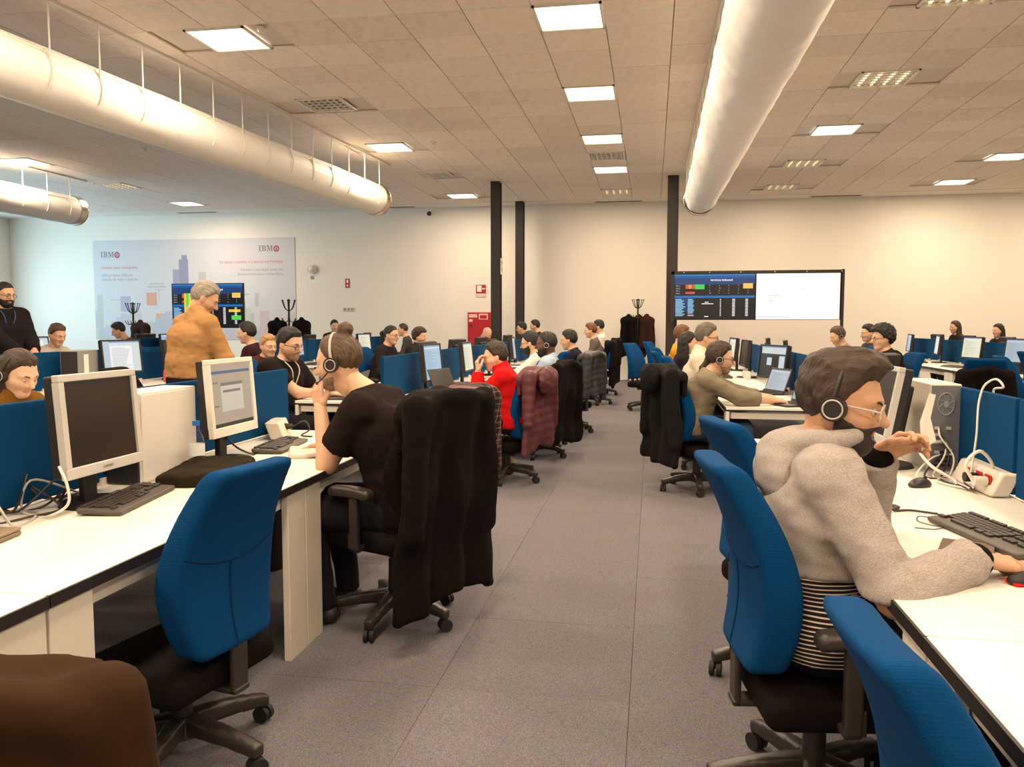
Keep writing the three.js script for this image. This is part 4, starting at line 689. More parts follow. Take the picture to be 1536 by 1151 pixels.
{ const t = thing('closed_laptop', 'closed brownish laptop at the very edge of the front left desk', 'laptop', [-2.07, DESK, -2.0], 0.15); part('base', box(0.25, 0.014, 0.36, 0, 0.009, 0, 0.005), mat([0.17, 0.12, 0.07], 0.45), t); part('lid', box(0.25, 0.01, 0.36, 0, 0.022, 0, 0.004), mat([0.2, 0.14, 0.085], 0.4), t); }
{ const t = thing('socket_box', 'white desk socket box with a black plug near the bearded man’s laptop', 'socket', [-2.16, DESK, -4.4], 0.3); part('case', sdfMesh((x, y, z) => { const sx = x + y * 0.35, qx = Math.abs(sx) - 0.035, qy = Math.abs(y - 0.05) - 0.045, qz = Math.abs(z) - 0.14; return Math.hypot(Math.max(qx, 0), Math.max(qy, 0), Math.max(qz, 0)) + Math.min(Math.max(qx, qy, qz), 0) - 0.006; }, [-0.1, -0.01, -0.17], [0.1, 0.12, 0.17], 0.009), M.whiteMetal, t); part('plug', [cyl(0.02, 0.016, 0.05, 0.035, 0.06, -0.02, 14, 'x')], M.black, t); part('plug_cable', tube([[0.06, 0.06, -0.02], [0.13, 0.09, -0.03], [0.15, 0.03, -0.08], [0.11, 0.006, -0.02], [0.18, 0.006, 0.05]], 0.005, 6, 30), M.plastic, t); }
single('paper_stack', sdfMesh((x, y, z) => { const qx = Math.abs(x) - 0.09, qy = Math.abs(y - 0.014 - 0.01 * nz(x * 9, 2, z * 9)) - 0.006, qz = Math.abs(z) - 0.13; return Math.hypot(Math.max(qx, 0), Math.max(qy, 0), Math.max(qz, 0)) - 0.006; }, [-0.14, -0.01, -0.18], [0.14, 0.06, 0.18], 0.011), cm([0.66, 0.55, 0.48], 0.9), 'crumpled pale pink papers beside the leaning elbow', 'papers', [-1.74, DESK, -3.83], 0.4);
{ const t = thing('waste_bin', 'black waste bin on the carpet under the front left bench', 'bin', [-2.2, 0, -4.25]); part('bucket', new THREE.LatheGeometry([[0.001, 0.01], [0.11, 0], [0.15, 0.34], [0.157, 0.35], [0.145, 0.34], [0.105, 0.02]].map(p => new THREE.Vector2(...p)), 28), mat([0.012, 0.009, 0.008], 0.5, { side: THREE.DoubleSide }), t); part('rim', new THREE.TorusGeometry(0.154, 0.006, 6, 32).rotateX(Math.PI / 2).translate(0, 0.347, 0), M.plastic, t); }
for (let k = 0; k < 6; k++) { const z = -2.15 - 0.1 * k, p = []; for (let i = 0; i < 9; i++) p.push([-2.2 + 0.09 * Math.sin(i * 1.3 + k * 2) + 0.03 * k * Math.sin(k), DESK + 0.007 + (i % 4 === 2 ? 0.06 + 0.02 * k : 0.002 * k), -2.05 - i * 0.085 + 0.06 * Math.sin(i * 2.1 + k)]); cable('cable_loop', 'dark cable in the tangle beside the silver monitor', p, 0.0045, k === 2 ? M.silver : M.plastic, 'cables behind the silver monitor'); }
cable('white_cable', 'white cable hanging from the side of the silver monitor', [[-2.0, 0.93, -2.4], [-1.97, 0.86, -2.4], [-1.99, 0.79, -2.42], [-2.06, DESK + 0.005, -2.4], [-2.2, DESK + 0.005, -2.45]], 0.005, M.frame);
cable('monitor_lead', 'black lead looping under the white framed monitor', [[-2.06, 0.86, -3.6], [-2.04, 0.8, -3.66], [-2.0, DESK + 0.006, -3.75], [-2.08, DESK + 0.006, -3.95], [-2.0, DESK + 0.006, -4.1]], 0.005, M.plastic);

// ---------- front right bench ----------
monitor(1.07, -4.0, -88, 'silver framed monitor with a dark screen in front of the man in the hoodie', { w: 0.42, h: 0.36, lift: 0.12, bezel: 0.024, chin: 0.04, frame: M.silver, depth: 0.07, tilt: 10 });
monitor(1.16, -4.62, -140, 'wide black monitor seen from behind, beyond the silver framed one', { w: 0.46, h: 0.34, lift: 0.17 });
{
  const t = thing('computer_tower', 'beige computer tower with its fan grille and cables facing the aisle end', 'computer', [1.315, DESK, -3.88]); t.scale.x = 0.7;
  part('case', box(0.19, 0.4, 0.42, 0, 0.2, -0.21, 0.006), M.beige, t); part('rear_panel', box(0.175, 0.385, 0.006, 0, 0.2, 0.002), mat([0.13, 0.13, 0.14], 0.5), t);
  part('fan_ring', [new THREE.TorusGeometry(0.05, 0.004, 6, 28).translate(0.0, 0.31, 0.006).toNonIndexed(), cyl(0.018, 0.018, 0.005, 0, 0.31, 0.007, 6, 'z')], mat([0.2, 0.22, 0.27], 0.5), t);
  const gr = []; for (let k = 0; k < 8; k++) { gr.push(rod([0.02 * Math.cos(k * 0.785), 0.31 + 0.02 * Math.sin(k * 0.785), 0.006], [0.05 * Math.cos(k * 0.785 + 0.4), 0.31 + 0.05 * Math.sin(k * 0.785 + 0.4), 0.006], 0.0025, 5)); } part('fan_grille', gr, mat([0.2, 0.2, 0.2], 0.5), t);
  part('ports', [[-0.05, 0.2], [-0.05, 0.17], [-0.03, 0.14], [0.02, 0.2], [-0.045, 0.09], [0.03, 0.1]].map(([x, y]) => box(0.03, 0.014, 0.012, x, y, 0.008, 0.002)), M.silver, t); part('slots', [0, 1, 2, 3].map(k => box(0.1, 0.012, 0.004, -0.01, 0.03 + k * 0.02, 0.006)), M.edge, t);
}
for (let k = 0; k < 5; k++) cable('tower_cable', 'cable plugged into the back of the beige computer tower', [[1.285 + k * 0.012, DESK + 0.2 - k * 0.03, -3.865], [1.28 + k * 0.015, DESK + 0.17 - k * 0.02, -3.83], [1.33 - k * 0.02, DESK + 0.08, -3.8], [1.3 - 0.04 * k, DESK + 0.006, -3.75 + 0.02 * k], [1.2 + 0.03 * k, DESK + 0.006, -3.6 - 0.03 * k], [1.26, DESK + 0.008 + 0.004 * k, -3.45 + 0.02 * k]], 0.0042, k % 2 ? M.plastic : M.frame, 'cables of the beige tower');
{
  const t = thing('power_strip', 'white angled power strip with red sockets at the foot of the blue divider', 'power strip', [1.32, DESK, -3.5], 0.05);
  part('case', sdfMesh((x, y, z) => { const sx = x - y * 0.45, qx = Math.abs(sx) - 0.03, qy = Math.abs(y - 0.05) - 0.042, qz = Math.abs(z) - 0.18; return Math.hypot(Math.max(qx, 0), Math.max(qy, 0), Math.max(qz, 0)) + Math.min(Math.max(qx, qy, qz), 0) - 0.006; }, [-0.09, -0.01, -0.21], [0.11, 0.12, 0.21], 0.009), M.whiteMetal, t);
  for (const z of [-0.05, 0.04, 0.12]) part('socket', box(0.006, 0.05, 0.05, -0.014, 0.055, z, 0.002).rotateZ(0), M.red, t, 'red socket');
  part('plug', [cyl(0.02, 0.018, 0.05, -0.045, 0.055, 0.04, 14, 'x')], M.black, t); part('white_plug', [cyl(0.02, 0.018, 0.05, -0.045, 0.055, 0.12, 14, 'x'), tube([[-0.07, 0.055, 0.12], [-0.1, 0.12, 0.12], [-0.04, 0.17, 0.1], [0.02, 0.1, 0.08], [-0.02, 0.02, 0.03]], 0.007, 6, 26)], M.frame, t);
}
cable('charging_cable', 'white cable looped over the top of the blue divider', [[1.3, DESK + 0.06, -3.52], [1.33, 0.95, -3.56], [1.35, 1.1, -3.6], [1.37, 1.165, -3.6], [1.4, 1.19, -3.57], [1.42, 1.16, -3.55], [1.41, 1.14, -3.62], [1.44, 1.02, -3.6]], 0.0045, M.frame);
cable('thick_white_lead', 'thick white lead curving from the tower to the power strip', [[1.3, DESK + 0.14, -3.86], [1.18, DESK + 0.13, -3.8], [1.2, DESK + 0.06, -3.7], [1.27, DESK + 0.012, -3.62], [1.24, DESK + 0.01, -3.5]], 0.007, M.frame);
monitor(1.3, -2.72, -90, 'white framed monitor cut off at the desk end beside the power strip', { w: 0.42, h: 0.37, lift: 0.13, bezel: 0.028, chin: 0.05, frame: mat([0.68, 0.64, 0.56], 0.45), back: M.beige, stand: M.beige, tilt: 4 });
keyboard(1.06, -2.68, -78, 'black keyboard in front of the man in the hoodie', true);
keyboard(0.83, -4.05, -85, 'black keyboard partly hidden behind the hoodie man’s face', true);
mouse(1.1, -3.5, -60, 'black mouse lying among the cables by the beige tower');
{ const m = mouse(0.97, -2.22, -80, 'black mouse with red glow under the right hand', M.black); part('glow_strip', [box(0.05, 0.006, 0.06, 0, 0.006, 0.02, 0.002)], new THREE.MeshStandardMaterial({ color: 0x300000, emissive: 0xff1010, emissiveIntensity: 0.5 }), m); }
{ const p = []; for (let i = 0; i < 26; i++) p.push([0.84 + 0.045 * Math.cos(i * 0.8) + 0.003 * (i % 3), DESK + 0.006 + 0.0015 * (i % 5), -3.05 + 0.045 * Math.sin(i * 0.8)]); p.push([0.92, DESK + 0.006, -3.02], [1.0, DESK + 0.006, -2.98]); cable('coiled_cable', 'black coiled cable tied in a ring on the right desk', p, 0.004, M.plastic); }
cable('thin_wire', 'thin dark wire lying in loose loops on the right desk', [[1.0, DESK + 0.004, -2.98], [0.95, DESK + 0.004, -2.8], [0.9, DESK + 0.004, -2.86], [0.93, DESK + 0.004, -2.94], [0.99, DESK + 0.004, -2.86], [0.92, DESK + 0.004, -2.76], [0.86, DESK + 0.004, -2.77]], 0.0018, M.plastic);
single('notebook', [box(0.14, 0.012, 0.2, 0, 0.007, 0, 0.002)], cm([0.12, 0.075, 0.05], 0.7), 'thin brown notebook partly under the grey sleeve', 'notebook', [0.92, DESK, -2.5], -0.4);

// ---------- chairs and coats in front ----------
chair(-1.5, -2.3, -101, 'empty blue office chair at the front left desk, seen from behind', chairPlain, 0.1);
chair(-1.2, -3.6, -112, 'office chair of the man with the bun, covered by a black coat', chairDark);
drape('black_coat', 'long black coat draped over the chair of the man with the bun', M.blackCloth, -1.2, -3.6, -112, { top: 1.12, bot: 0.14, w: 0.27, flare: 0.09, fold: 0.02, seed: 2, sleeve: 0.66, cell: 0.012 });
{
  const tx = canvasTex(256, 256, (c, w, h) => { c.fillStyle = '#1c0f10'; c.fillRect(0, 0, w, h); c.fillStyle = 'rgba(150,110,105,0.55)'; for (let i = 0; i < 4; i++) { c.fillRect(i * 64 + 10, 0, 12, h); c.fillRect(0, i * 64 + 10, w, 12); } c.fillStyle = 'rgba(210,180,170,0.6)'; for (let i = 0; i < 4; i++) { c.fillRect(i * 64 + 44, 0, 3, h); c.fillRect(0, i * 64 + 44, w, 3); } }); tx.wrapS = tx.wrapT = THREE.RepeatWrapping; tx.repeat.set(4, 4);
  drape('plaid_shirt', 'dark plaid shirt bundled over the chair behind the black coat', new THREE.MeshStandardMaterial({ map: tx, roughness: 0.95 }), -1.16, -3.95, -112, { top: 1.1, bot: 0.72, w: 0.13, fold: 0.022, seed: 5, sleeve: 0.4, cell: 0.012 });
}
chair(0.49, -2.4, 98, 'blue office chair of the man in the grey hoodie', chairArms, 0.06);
chair(0.66, -1.36, 94, 'empty blue office chair in the right foreground next to the desk corner', chairArms, 0.16);
chair(0.56, -3.3, 106, 'empty blue office chair beyond the man in the hoodie', chairArms, 0.05);
chair(-1.16, -1.2, -150, 'chair in the left foreground covered by a brown coat', chairDark, 0.24);
drape('brown_coat', 'dark brown coat over the chair in the left foreground', cm([0.030, 0.014, 0.006], 0.95), -1.16, -1.2, -150, { top: 0.92, bot: 0.3, w: 0.25, seed: 3, sleeve: 0.4 });
// ---------- people at the desks ----------
const STRIPE = canvasTex(64, 64, (c, w, h) => { c.fillStyle = '#140b0a'; c.fillRect(0, 0, w, h); c.fillStyle = '#d8c8b8'; c.fillRect(0, 0, w, 20); }); STRIPE.wrapS = STRIPE.wrapT = THREE.RepeatWrapping; STRIPE.repeat.set(1, 80);
const melange = mat([0.50, 0.44, 0.40], 0.97, { map: mottle, bumpMap: weave, bumpScale: 0.001 });
{
  const p = person({ label: 'bearded man in grey hoodie with headphones holding a slip of paper', head: [0.53, 1.19, -2.45], face: 88, lean: 3, s: 1.1, wide: 1.1, lod: 0, pitch: 12, yaw: -17, style: 'quiff', hair: HAIR.brown, beard: 'full', beardC: [0.022, 0.011, 0.006], glasses: 'clear', headset: 'nomic', skin: SKIN.tan,
    top: { name: 'hoodie', mat: melange, grow: 0.024, fold: 0.012, hem: -0.17, hood: true, grow2: 1, cuff: M.blackCloth, collar: 0.05 }, pants: [0.012, 0.013, 0.018],
    handR: { at: [0.86, 0.795, -2.26], dir: [1, -0.12, 0.02], pn: [0.1, 1, 0.1], curl: 0.45, pole: [0.5, 0.5, -1.9] }, handL: { at: [0.7, 1.01, -2.62], dir: [0.75, 0.5, 0.25], pn: [-0.3, 0.2, -1], curl: 0.75, pinch: 1, pole: [0.6, 0.4, -2.9] } });
  const B = [bone(p.sp(0.0, -0.095), p.sp(0, 0.095), 0.158), bone(p.sp(0.3, -0.085), p.sp(0.3, 0.085), 0.147)], [lo, hi] = boundsOf(B, 0.04);
  p.part('striped_shirt', sdfMesh((x, y, z) => smax(bonesD(B, x, y, z, 0.04) + 0.006 * nz(x * 16, y * 20, z * 16), 0.475 - y, 0.01), lo, hi, 0.012, 'mix'), new THREE.MeshStandardMaterial({ map: STRIPE, roughness: 0.95 }), 'striped shirt hem');
}
{ const t = thing('paper_slip', 'folded white paper slip held up in the bearded man’s left hand', 'paper', [0.805, 1.035, -2.56], 0.5); part('sheet', tubeSheet(), mat([0.8, 0.76, 0.66], 0.9, { side: THREE.DoubleSide }), t); }
function tubeSheet() { const s = new THREE.Shape(); s.moveTo(0, 0); s.lineTo(0.055, 0.03); s.lineTo(0.03, 0.1); s.lineTo(0.045, 0.17); s.lineTo(0.02, 0.175); s.lineTo(-0.01, 0.09); s.closePath(); const g = new THREE.ExtrudeGeometry(s, { depth: 0.0008, bevelEnabled: false, curveSegments: 2 }); const p = g.attributes.position; for (let i = 0; i < p.count; i++) p.setZ(i, p.getZ(i) + 0.25 * (p.getY(i) - 0.07) ** 2 * 8 * 0.1); g.computeVertexNormals(); return g; }
person({ label: 'man with bun, headset and black t-shirt leaning on his elbow', head: [-1.46, 1.235, -3.62], face: -92, lean: 26, s: 1.06, wide: 1.12, lod: 0, pitch: 12, yaw: 0, style: 'bun', hair: HAIR.mid, beard: 'stubble', headset: 'silver', mic: 1, skin: SKIN.light, slouch: 0.07,
  top: { short: true, c: [0.012, 0.007, 0.006], grow: 0.02, fold: 0.008 }, handL: { at: [-1.55, 1.02, -3.56], dir: [-0.25, 0.9, -0.2], pn: [-0.5, 0.1, 0.9], curl: 1.1, pole: [-1.55, 0.3, -3.4] }, handR: { at: [-1.66, 0.79, -3.92], pole: [-1.3, 0.4, -4.3] } });
person({ label: 'dark-haired woman with headset looking down beyond the silver monitor', head: [-3.36, 1.15, -3.75], face: 84, lean: 14, s: 0.98, lod: 0, pitch: 24, yaw: -2, style: 'long', hair: HAIR.brown, headset: 'nomic', skin: SKIN.pale, top: { c: [0.16, 0.075, 0.012], grow: 0.02, neck: true } });
person({ label: 'standing grey-haired man in tan sweater bending towards the television', head: [-3.62, 1.62, -6.02], face: 150, stand: true, s: 1.02, wide: 1.14, lean: 12, lod: 0, pitch: 30, yaw: -30, style: 'short', hair: HAIR.grey, skin: SKIN.light, top: { c: [0.40, 0.215, 0.085], grow: 0.024, fold: 0.01, hem: -0.03, neck: true }, pants: [0.014, 0.013, 0.018], handR: { at: [-3.33, 0.86, -5.98], pole: [-3.1, 1.0, -5.8] }, handL: { at: [-3.95, 0.88, -6.25], pole: [-4.1, 1.0, -5.9] } });
person({ label: 'standing bearded man with glasses and dark open jacket', head: [-7.05, 1.74, -7.75], face: 70, stand: true, s: 1.06, wide: 1.1, lean: 3, lod: 1, pitch: 14, yaw: 10, style: 'buzz', hair: HAIR.black, beard: 'full', glasses: 'dark', skin: SKIN.light, top: { name: 'jacket', c: [0.014, 0.011, 0.013], grow: 0.03, lanyard: [0.02, 0.1, 0.2] }, handL: { at: [-6.7, 1.12, -7.75] }, handR: { at: [-6.68, 1.08, -7.55] } });
person({ label: 'seated man in black t-shirt with lanyard and glasses behind the laptop', head: [-3.22, 1.23, -6.72], face: 82, s: 1.12, wide: 1.15, lean: 12, lod: 1, pitch: 14, yaw: -6, style: 'short', hair: HAIR.black, beard: 'stubble', beardC: [0.02, 0.009, 0.006], glasses: 'dark', top: { short: true, c: [0.012, 0.008, 0.008], grow: 0.02, lanyard: [0.6, 0.57, 0.5] }, handR: { at: [-2.83, 0.79, -6.75], pole: [-3.1, 0.4, -6.3] }, handL: { at: [-2.85, 0.79, -7.0] } });
person({ label: 'woman in red sweater with short brown hair, hand at her mouth', head: [-1.36, 1.12, -7.0], face: -84, lean: 12, wide: 1.12, lod: 0, pitch: 10, yaw: 6, style: 'short', hair: HAIR.brown, skin: SKIN.pale, top: { c: [0.50, 0.006, 0.008], grow: 0.022, fold: 0.01, neck: true }, handL: { at: [-1.52, 0.99, -6.93], dir: [-0.1, 0.95, 0], pn: [-0.9, 0.1, 0.4], curl: 0.9, pole: [-1.6, 0.3, -6.6] }, handR: { at: [-1.75, 0.79, -7.2] } });
person({ label: 'man in light blue shirt with headset and shaved head', head: [-1.08, 1.2, -8.4], face: -88, lean: -4, s: 1.05, wide: 1.12, lod: 0, pitch: 6, style: 'buzz', hair: [0.012, 0.008, 0.006], beard: 'full', beardC: [0.008, 0.005, 0.004], headset: 'dark', mic: 1, skin: SKIN.dark, top: { name: 'shirt', c: [0.36, 0.44, 0.56], grow: 0.022, fold: 0.01, lanyard: [0.01, 0.1, 0.4] }, handL: { at: [-1.5, 0.82, -8.3] } });
person({ label: 'bearded man with glasses in white shirt next to the blue shirt', head: [-1.38, 1.19, -9.2], face: -92, lean: 16, lod: 1, pitch: 12, style: 'short', beard: 'full', glasses: 'dark', hair: HAIR.black, top: { name: 'shirt', c: [0.68, 0.66, 0.6], grow: 0.02 }, handL: { at: [-1.8, 0.8, -9.05] } });
person({ label: 'dark-haired man in navy top further along the left aisle desks', head: [-1.05, 1.2, -10.4], face: -95, lean: 8, lod: 1, style: 'short', hair: HAIR.black, top: { c: [0.012, 0.012, 0.022], grow: 0.02 } });
person({ label: 'auburn-haired man in grey sweater on the far left-aisle bench', head: [-1.04, 1.29, -14], face: -90, lean: 10, lod: 1, style: 'short', hair: HAIR.red, top: { c: [0.11, 0.085, 0.07], grow: 0.02 } });
person({ label: 'dark-haired man in white shirt at the last desk before the wall', head: [-1.02, 1.35, -15.8], face: -92, lean: 6, lod: 1, hipY: 0.62, style: 'short', hair: HAIR.black, top: { name: 'shirt', c: [0.62, 0.6, 0.54], grow: 0.02 } });
person({ label: 'long-haired man with ponytail, glasses and headset in olive sweater', head: [0.55, 1.125, -6.9], face: 88, lean: 20, s: 1.03, wide: 1.05, lod: 0, pitch: 8, style: 'lowtail', hair: HAIR.brown, headset: 'dark', glasses: 'dark', beard: 'stubble', beardC: [0.1, 0.05, 0.02], top: { c: [0.20, 0.165, 0.115], grow: 0.022, fold: 0.011, roll: 1 }, pants: [0.04, 0.075, 0.12], handR: { at: [0.98, 0.79, -6.78], pole: [0.6, 0.5, -6.3], curl: 0.4 }, handL: { at: [1.0, 0.79, -6.98], curl: 0.4 } });
person({ label: 'grey-haired man with glasses in cream sweater', head: [0.52, 1.28, -8.1], face: 86, lean: 8, s: 1.04, lod: 1, style: 'short', hair: HAIR.salt, glasses: 'dark', top: { c: [0.62, 0.54, 0.42], grow: 0.024, neck: true } });
person({ label: 'long black-haired person in dark top behind the cream sweater', head: [0.40, 1.19, -9.5], face: 95, lean: 8, lod: 1, style: 'long', hair: HAIR.black, top: { c: [0.014, 0.011, 0.012] } });
person({ label: 'brown-haired person in yellow and dark top near the column', head: [0.38, 1.26, -10.8], face: 88, lean: 4, lod: 1, style: 'short', hair: HAIR.red, top: { c: [0.55, 0.26, 0.02], grow: 0.022 } });
person({ label: 'man with headset in grey sweater below the white video wall half', head: [2.6, 1.24, -11.9], face: -80, lean: 14, lod: 1, pitch: 22, style: 'short', hair: HAIR.mid, headset: 'dark', top: { c: [0.22, 0.2, 0.17], grow: 0.022 } });
person({ label: 'dark-haired man in charcoal sweater behind the curly-haired man', head: [3.25, 1.27, -12.9], face: -75, lean: 10, lod: 1, style: 'short', hair: HAIR.black, top: { c: [0.06, 0.05, 0.05], grow: 0.022 } });
person({ label: 'curly dark-haired man with glasses in black t-shirt', head: [2.55, 1.255, -9.5], face: -78, lean: 2, s: 1.06, wide: 1.12, lod: 1, style: 'curly', hair: HAIR.black, glasses: 'dark', top: { short: true, c: [0.012, 0.008, 0.008], grow: 0.02 }, handR: { at: [2.35, 0.8, -9.2] } });
person({ label: 'dark-haired woman behind the far right divider, looking left', head: [6.2, 1.34, -17.9], face: -80, lean: 4, hipY: 0.62, style: 'long', hair: HAIR.brown, top: { c: [0.03, 0.02, 0.02] } });
person({ label: 'dark-haired woman half hidden by a monitor at the far right', head: [6.55, 1.28, -16.7], face: -70, lean: 4, style: 'long', hair: HAIR.black, top: { c: [0.03, 0.02, 0.02] } });
const SIT = 'seated worker with only the head visible over the monitors';
for (const o of [
  { label: 'woman with dark ponytail and glasses on the far side of the red-sweater bench', head: [-3.5, 1.26, -10.4], face: 78, style: 'ponytail', hair: HAIR.black, glasses: 'dark', lod: 1, top: { c: [0.02, 0.015, 0.015] } },
  { label: 'curly dark-haired man beyond the woman with the ponytail', head: [-3.5, 1.22, -11.75], face: 80, style: 'curly', hair: HAIR.brown, beard: 'stubble', lod: 1, hs: 0.92, top: { c: [0.02, 0.018, 0.02] } },
  { label: 'short-haired man with hand at chin near the bare back wall', head: [-4.9, 1.29, -15.4], face: -80, style: 'buzz', hair: HAIR.brown, lod: 1, top: { c: [0.05, 0.045, 0.04] } },
  { label: 'dark-haired worker whose head shows over a distant monitor below the wall socket', head: [-6.95, 1.36, -16.8], face: 40, style: 'short', hair: HAIR.black, hipY: 0.62, top: { c: [0.02, 0.02, 0.02] } },
  { label: 'blond person behind the man in the black lanyard t-shirt', head: [-4.3, 1.16, -8.45], face: 60, lean: 10, style: 'short', hair: HAIR.blond, lod: 1, skin: SKIN.light, top: { c: [0.06, 0.02, 0.02] } },
  { label: 'dark-haired man in maroon top behind the tan sweater', head: [-4.8, 1.3, -8.95], face: -80, lean: 10, style: 'short', hair: HAIR.black, lod: 1, wide: 1.1, top: { c: [0.03, 0.01, 0.012], grow: 0.03 } },
  { label: 'dark-haired man in grey sweater bending over his desk before the wall print', head: [-8.6, 1.3, -11.8], face: -60, lean: 30, pitch: 25, style: 'short', hair: HAIR.black, lod: 1, top: { c: [0.07, 0.05, 0.05], grow: 0.025 } },
  { label: 'short-haired man seated beside the standing man, looking at papers', head: [-7.0, 1.28, -8.45], face: 75, lean: 16, pitch: 20, style: 'short', hair: HAIR.mid, lod: 1, top: { c: [0.5, 0.45, 0.38], grow: 0.022 } },
  { label: 'dark-haired woman at the left edge below the standing man', head: [-7.62, 1.24, -8.4], face: 60, style: 'long', hair: HAIR.brown, lod: 1, top: { c: [0.02, 0.015, 0.015] } },
  { label: 'dark-haired man by the second black column', head: [-2.75, 1.31, -17], face: -80, style: 'short', hair: HAIR.black, top: { c: [0.02, 0.015, 0.015] } },
  { label: 'dark-haired man in profile just right of the second black column', head: [-2.52, 1.36, -17.4], face: -85, hipY: 0.62, style: 'short', hair: HAIR.black, top: { c: [0.02, 0.015, 0.015] } },
  { label: 'balding man bowing his head in front of the fire cabinet', head: [-3.38, 1.21, -16.2], face: 70, lean: 14, pitch: 38, style: 'bald', skin: SKIN.light, top: { c: [0.12, 0.08, 0.06] } },
]) person(o);

// chairs and coats of the seated rows
chair(-1.28, -7.05, -110, 'office chair of the woman in red with the maroon jacket', chairArms, 0.1);
drape('maroon_puffer', 'quilted maroon jacket with hood on the chair of the woman in red', cm([0.085, 0.016, 0.022], 0.55), -1.28, -7.05, -110, { top: 1.02, bot: 0.32, w: 0.23, puff: 0.012, seed: 4, sleeve: 0.5, hood: true });
chair(-1.18, -8.4, -112, 'office chair of the man in the light blue shirt', chairArms, 0.11);
drape('black_overcoat', 'long black overcoat on the chair of the man in the light blue shirt', M.blackCloth, -1.18, -8.4, -112, { top: 1.02, bot: 0.2, w: 0.25, flare: 0.07, seed: 6, sleeve: 0.55 });
chair(-1.29, -9.25, -92, 'office chair of the man in the white shirt with glasses');
chair(-1.04, -10.4, -112, 'office chair with a dark quilted jacket further along the left aisle', chairArms, 0.08);
drape('quilted_jacket', 'dark grey quilted jacket on the chair of the man in navy', cm([0.022, 0.02, 0.022], 0.6), -1.04, -10.4, -112, { top: 1.05, bot: 0.5, w: 0.25, puff: 0.012, seed: 7, sleeve: 0.6 });
chair(-1.0, -14, -90, 'office chair of the man in the grey sweater, black coat on its back');
drape('black_jacket', 'black coat on the chair of the man in the grey sweater', M.blackCloth, -1.0, -14, -90, { top: 1.12, bot: 0.35, seed: 8 });
chair(-0.98, -15.8, -92, 'office chair of the white-shirted man near the wall, black coat on it');
drape('black_jacket', 'black coat on the last chair before the wall', M.blackCloth, -0.98, -15.8, -92, { top: 1.12, bot: 0.3, seed: 9 });
chair(0.39, -6.9, 112, 'office chair of the man with the ponytail', chairArms, 0.07);
drape('black_puffer', 'black puffer jacket with fur-trimmed hood on the chair of the man with the ponytail', cm([0.008, 0.007, 0.007], 0.9), 0.39, -6.9, 112, { top: 1.06, bot: 0.28, w: 0.26, fold: 0.022, seed: 10, sleeve: 0.62, hood: true });
chair(0.44, -8.1, 86, 'office chair of the grey-haired man');
chair(0.34, -9.5, 95, 'office chair of the person with black hair'); chair(0.36, -10.8, 88, 'office chair of the person in yellow');
chair(-0.1, -13.2, 60, 'empty blue chair beside the coat rack column', chairPlain); chair(0.2, -14.4, 70, 'empty blue chair behind, near the black column', chairPlain);
for (const [x, z, f, l] of [[-3.5, -3.72, 82, 'chair of the woman with the headset'], [-3.4, -6.72, 82, 'chair of the man in the lanyard t-shirt'], [-3.65, -10.4, 78, 'chair of the woman with the ponytail'], [-4.62, -8.95, -80, 'chair of the man in maroon'], [-7.15, -8.45, 75, 'chair of the man looking at papers'], [2.62, -9.5, -78, 'chair of the curly-haired man'], [2.8, -11.9, -80, 'chair of the man with headset below the video wall']]) chair(x, z, f, l);
chair(-4.9, -7.5, -95, 'empty blue chair behind the red bottle desk', chairPlain); chair(-3.62, -5.35, 100, 'dark office chair behind the white computer tower', chairDark);
chair(3.15, -8.3, 160, 'blue chair with a dark jacket over it beyond the beige tower'); drape('dark_jacket', 'dark jacket thrown over the blue chair beyond the beige tower', M.blackCloth, 3.15, -8.3, 160, { top: 1.0, bot: 0.55, w: 0.2, seed: 12, sleeve: 0.3 });
chair(2.4, -4.95, -100, 'dark office chair directly beyond the right divider', chairDark); chair(3.75, -8.7, 80, 'tilted blue chair at the bench behind the beige computer', chairPlain); chair(4.6, -10.2, 100, 'empty blue chair at the right edge of the room', chairPlain); chair(2.4, -6.0, -95, 'blue chair top peeking over the right divider', chairPlain, 0.1);

// screens and laptops on the other benches
laptop(-2.72, -6.78, -82, 'open black laptop seen from behind, in front of the man with the lanyard', 'off', 108);
monitor(-2.08, -7.42, 84, 'black monitor with pale blue page on the bench of the woman in red', { screen: 'blue', w: 0.46, h: 0.36, lift: 0.12 });
laptop(-1.82, -7.35, 70, 'black laptop with a dark screen before the woman in red', 'off', 112);
laptop(1.12, -6.85, -70, 'open laptop with teal page before the man with the ponytail', 'teal', 108); laptop(1.05, -7.9, -68, 'open laptop with grey window before the grey-haired man', 'win', 110);
monitor(1.2, -8.3, -70, 'black monitor with several dark windows before the grey-haired man', { screen: 'dark', w: 0.55, h: 0.34 });
single('black_pouch', sdfMesh((x, y, z) => ell(x, y, z, [0, 0.035, 0], [0.1, 0.04, 0.06]) + 0.006 * nz(x * 30, y * 30, z * 30), [-0.14, -0.02, -0.1], [0.14, 0.1, 0.1], 0.01), M.black, 'small dark pouch beside the red elbow', 'pouch', [-1.62, DESK, -6.75]);
single('red_bottle', new THREE.LatheGeometry([[0.001, 0], [0.04, 0], [0.042, 0.01], [0.042, 0.11], [0.03, 0.14], [0.022, 0.15], [0.024, 0.16], [0.024, 0.19], [0.001, 0.192]].map(p => new THREE.Vector2(...p)), 24), mat([0.62, 0.09, 0.08], 0.4), 'salmon red drinking bottle on the bench with the desk phones', 'bottle', [-5.5, DESK, -8.35]);
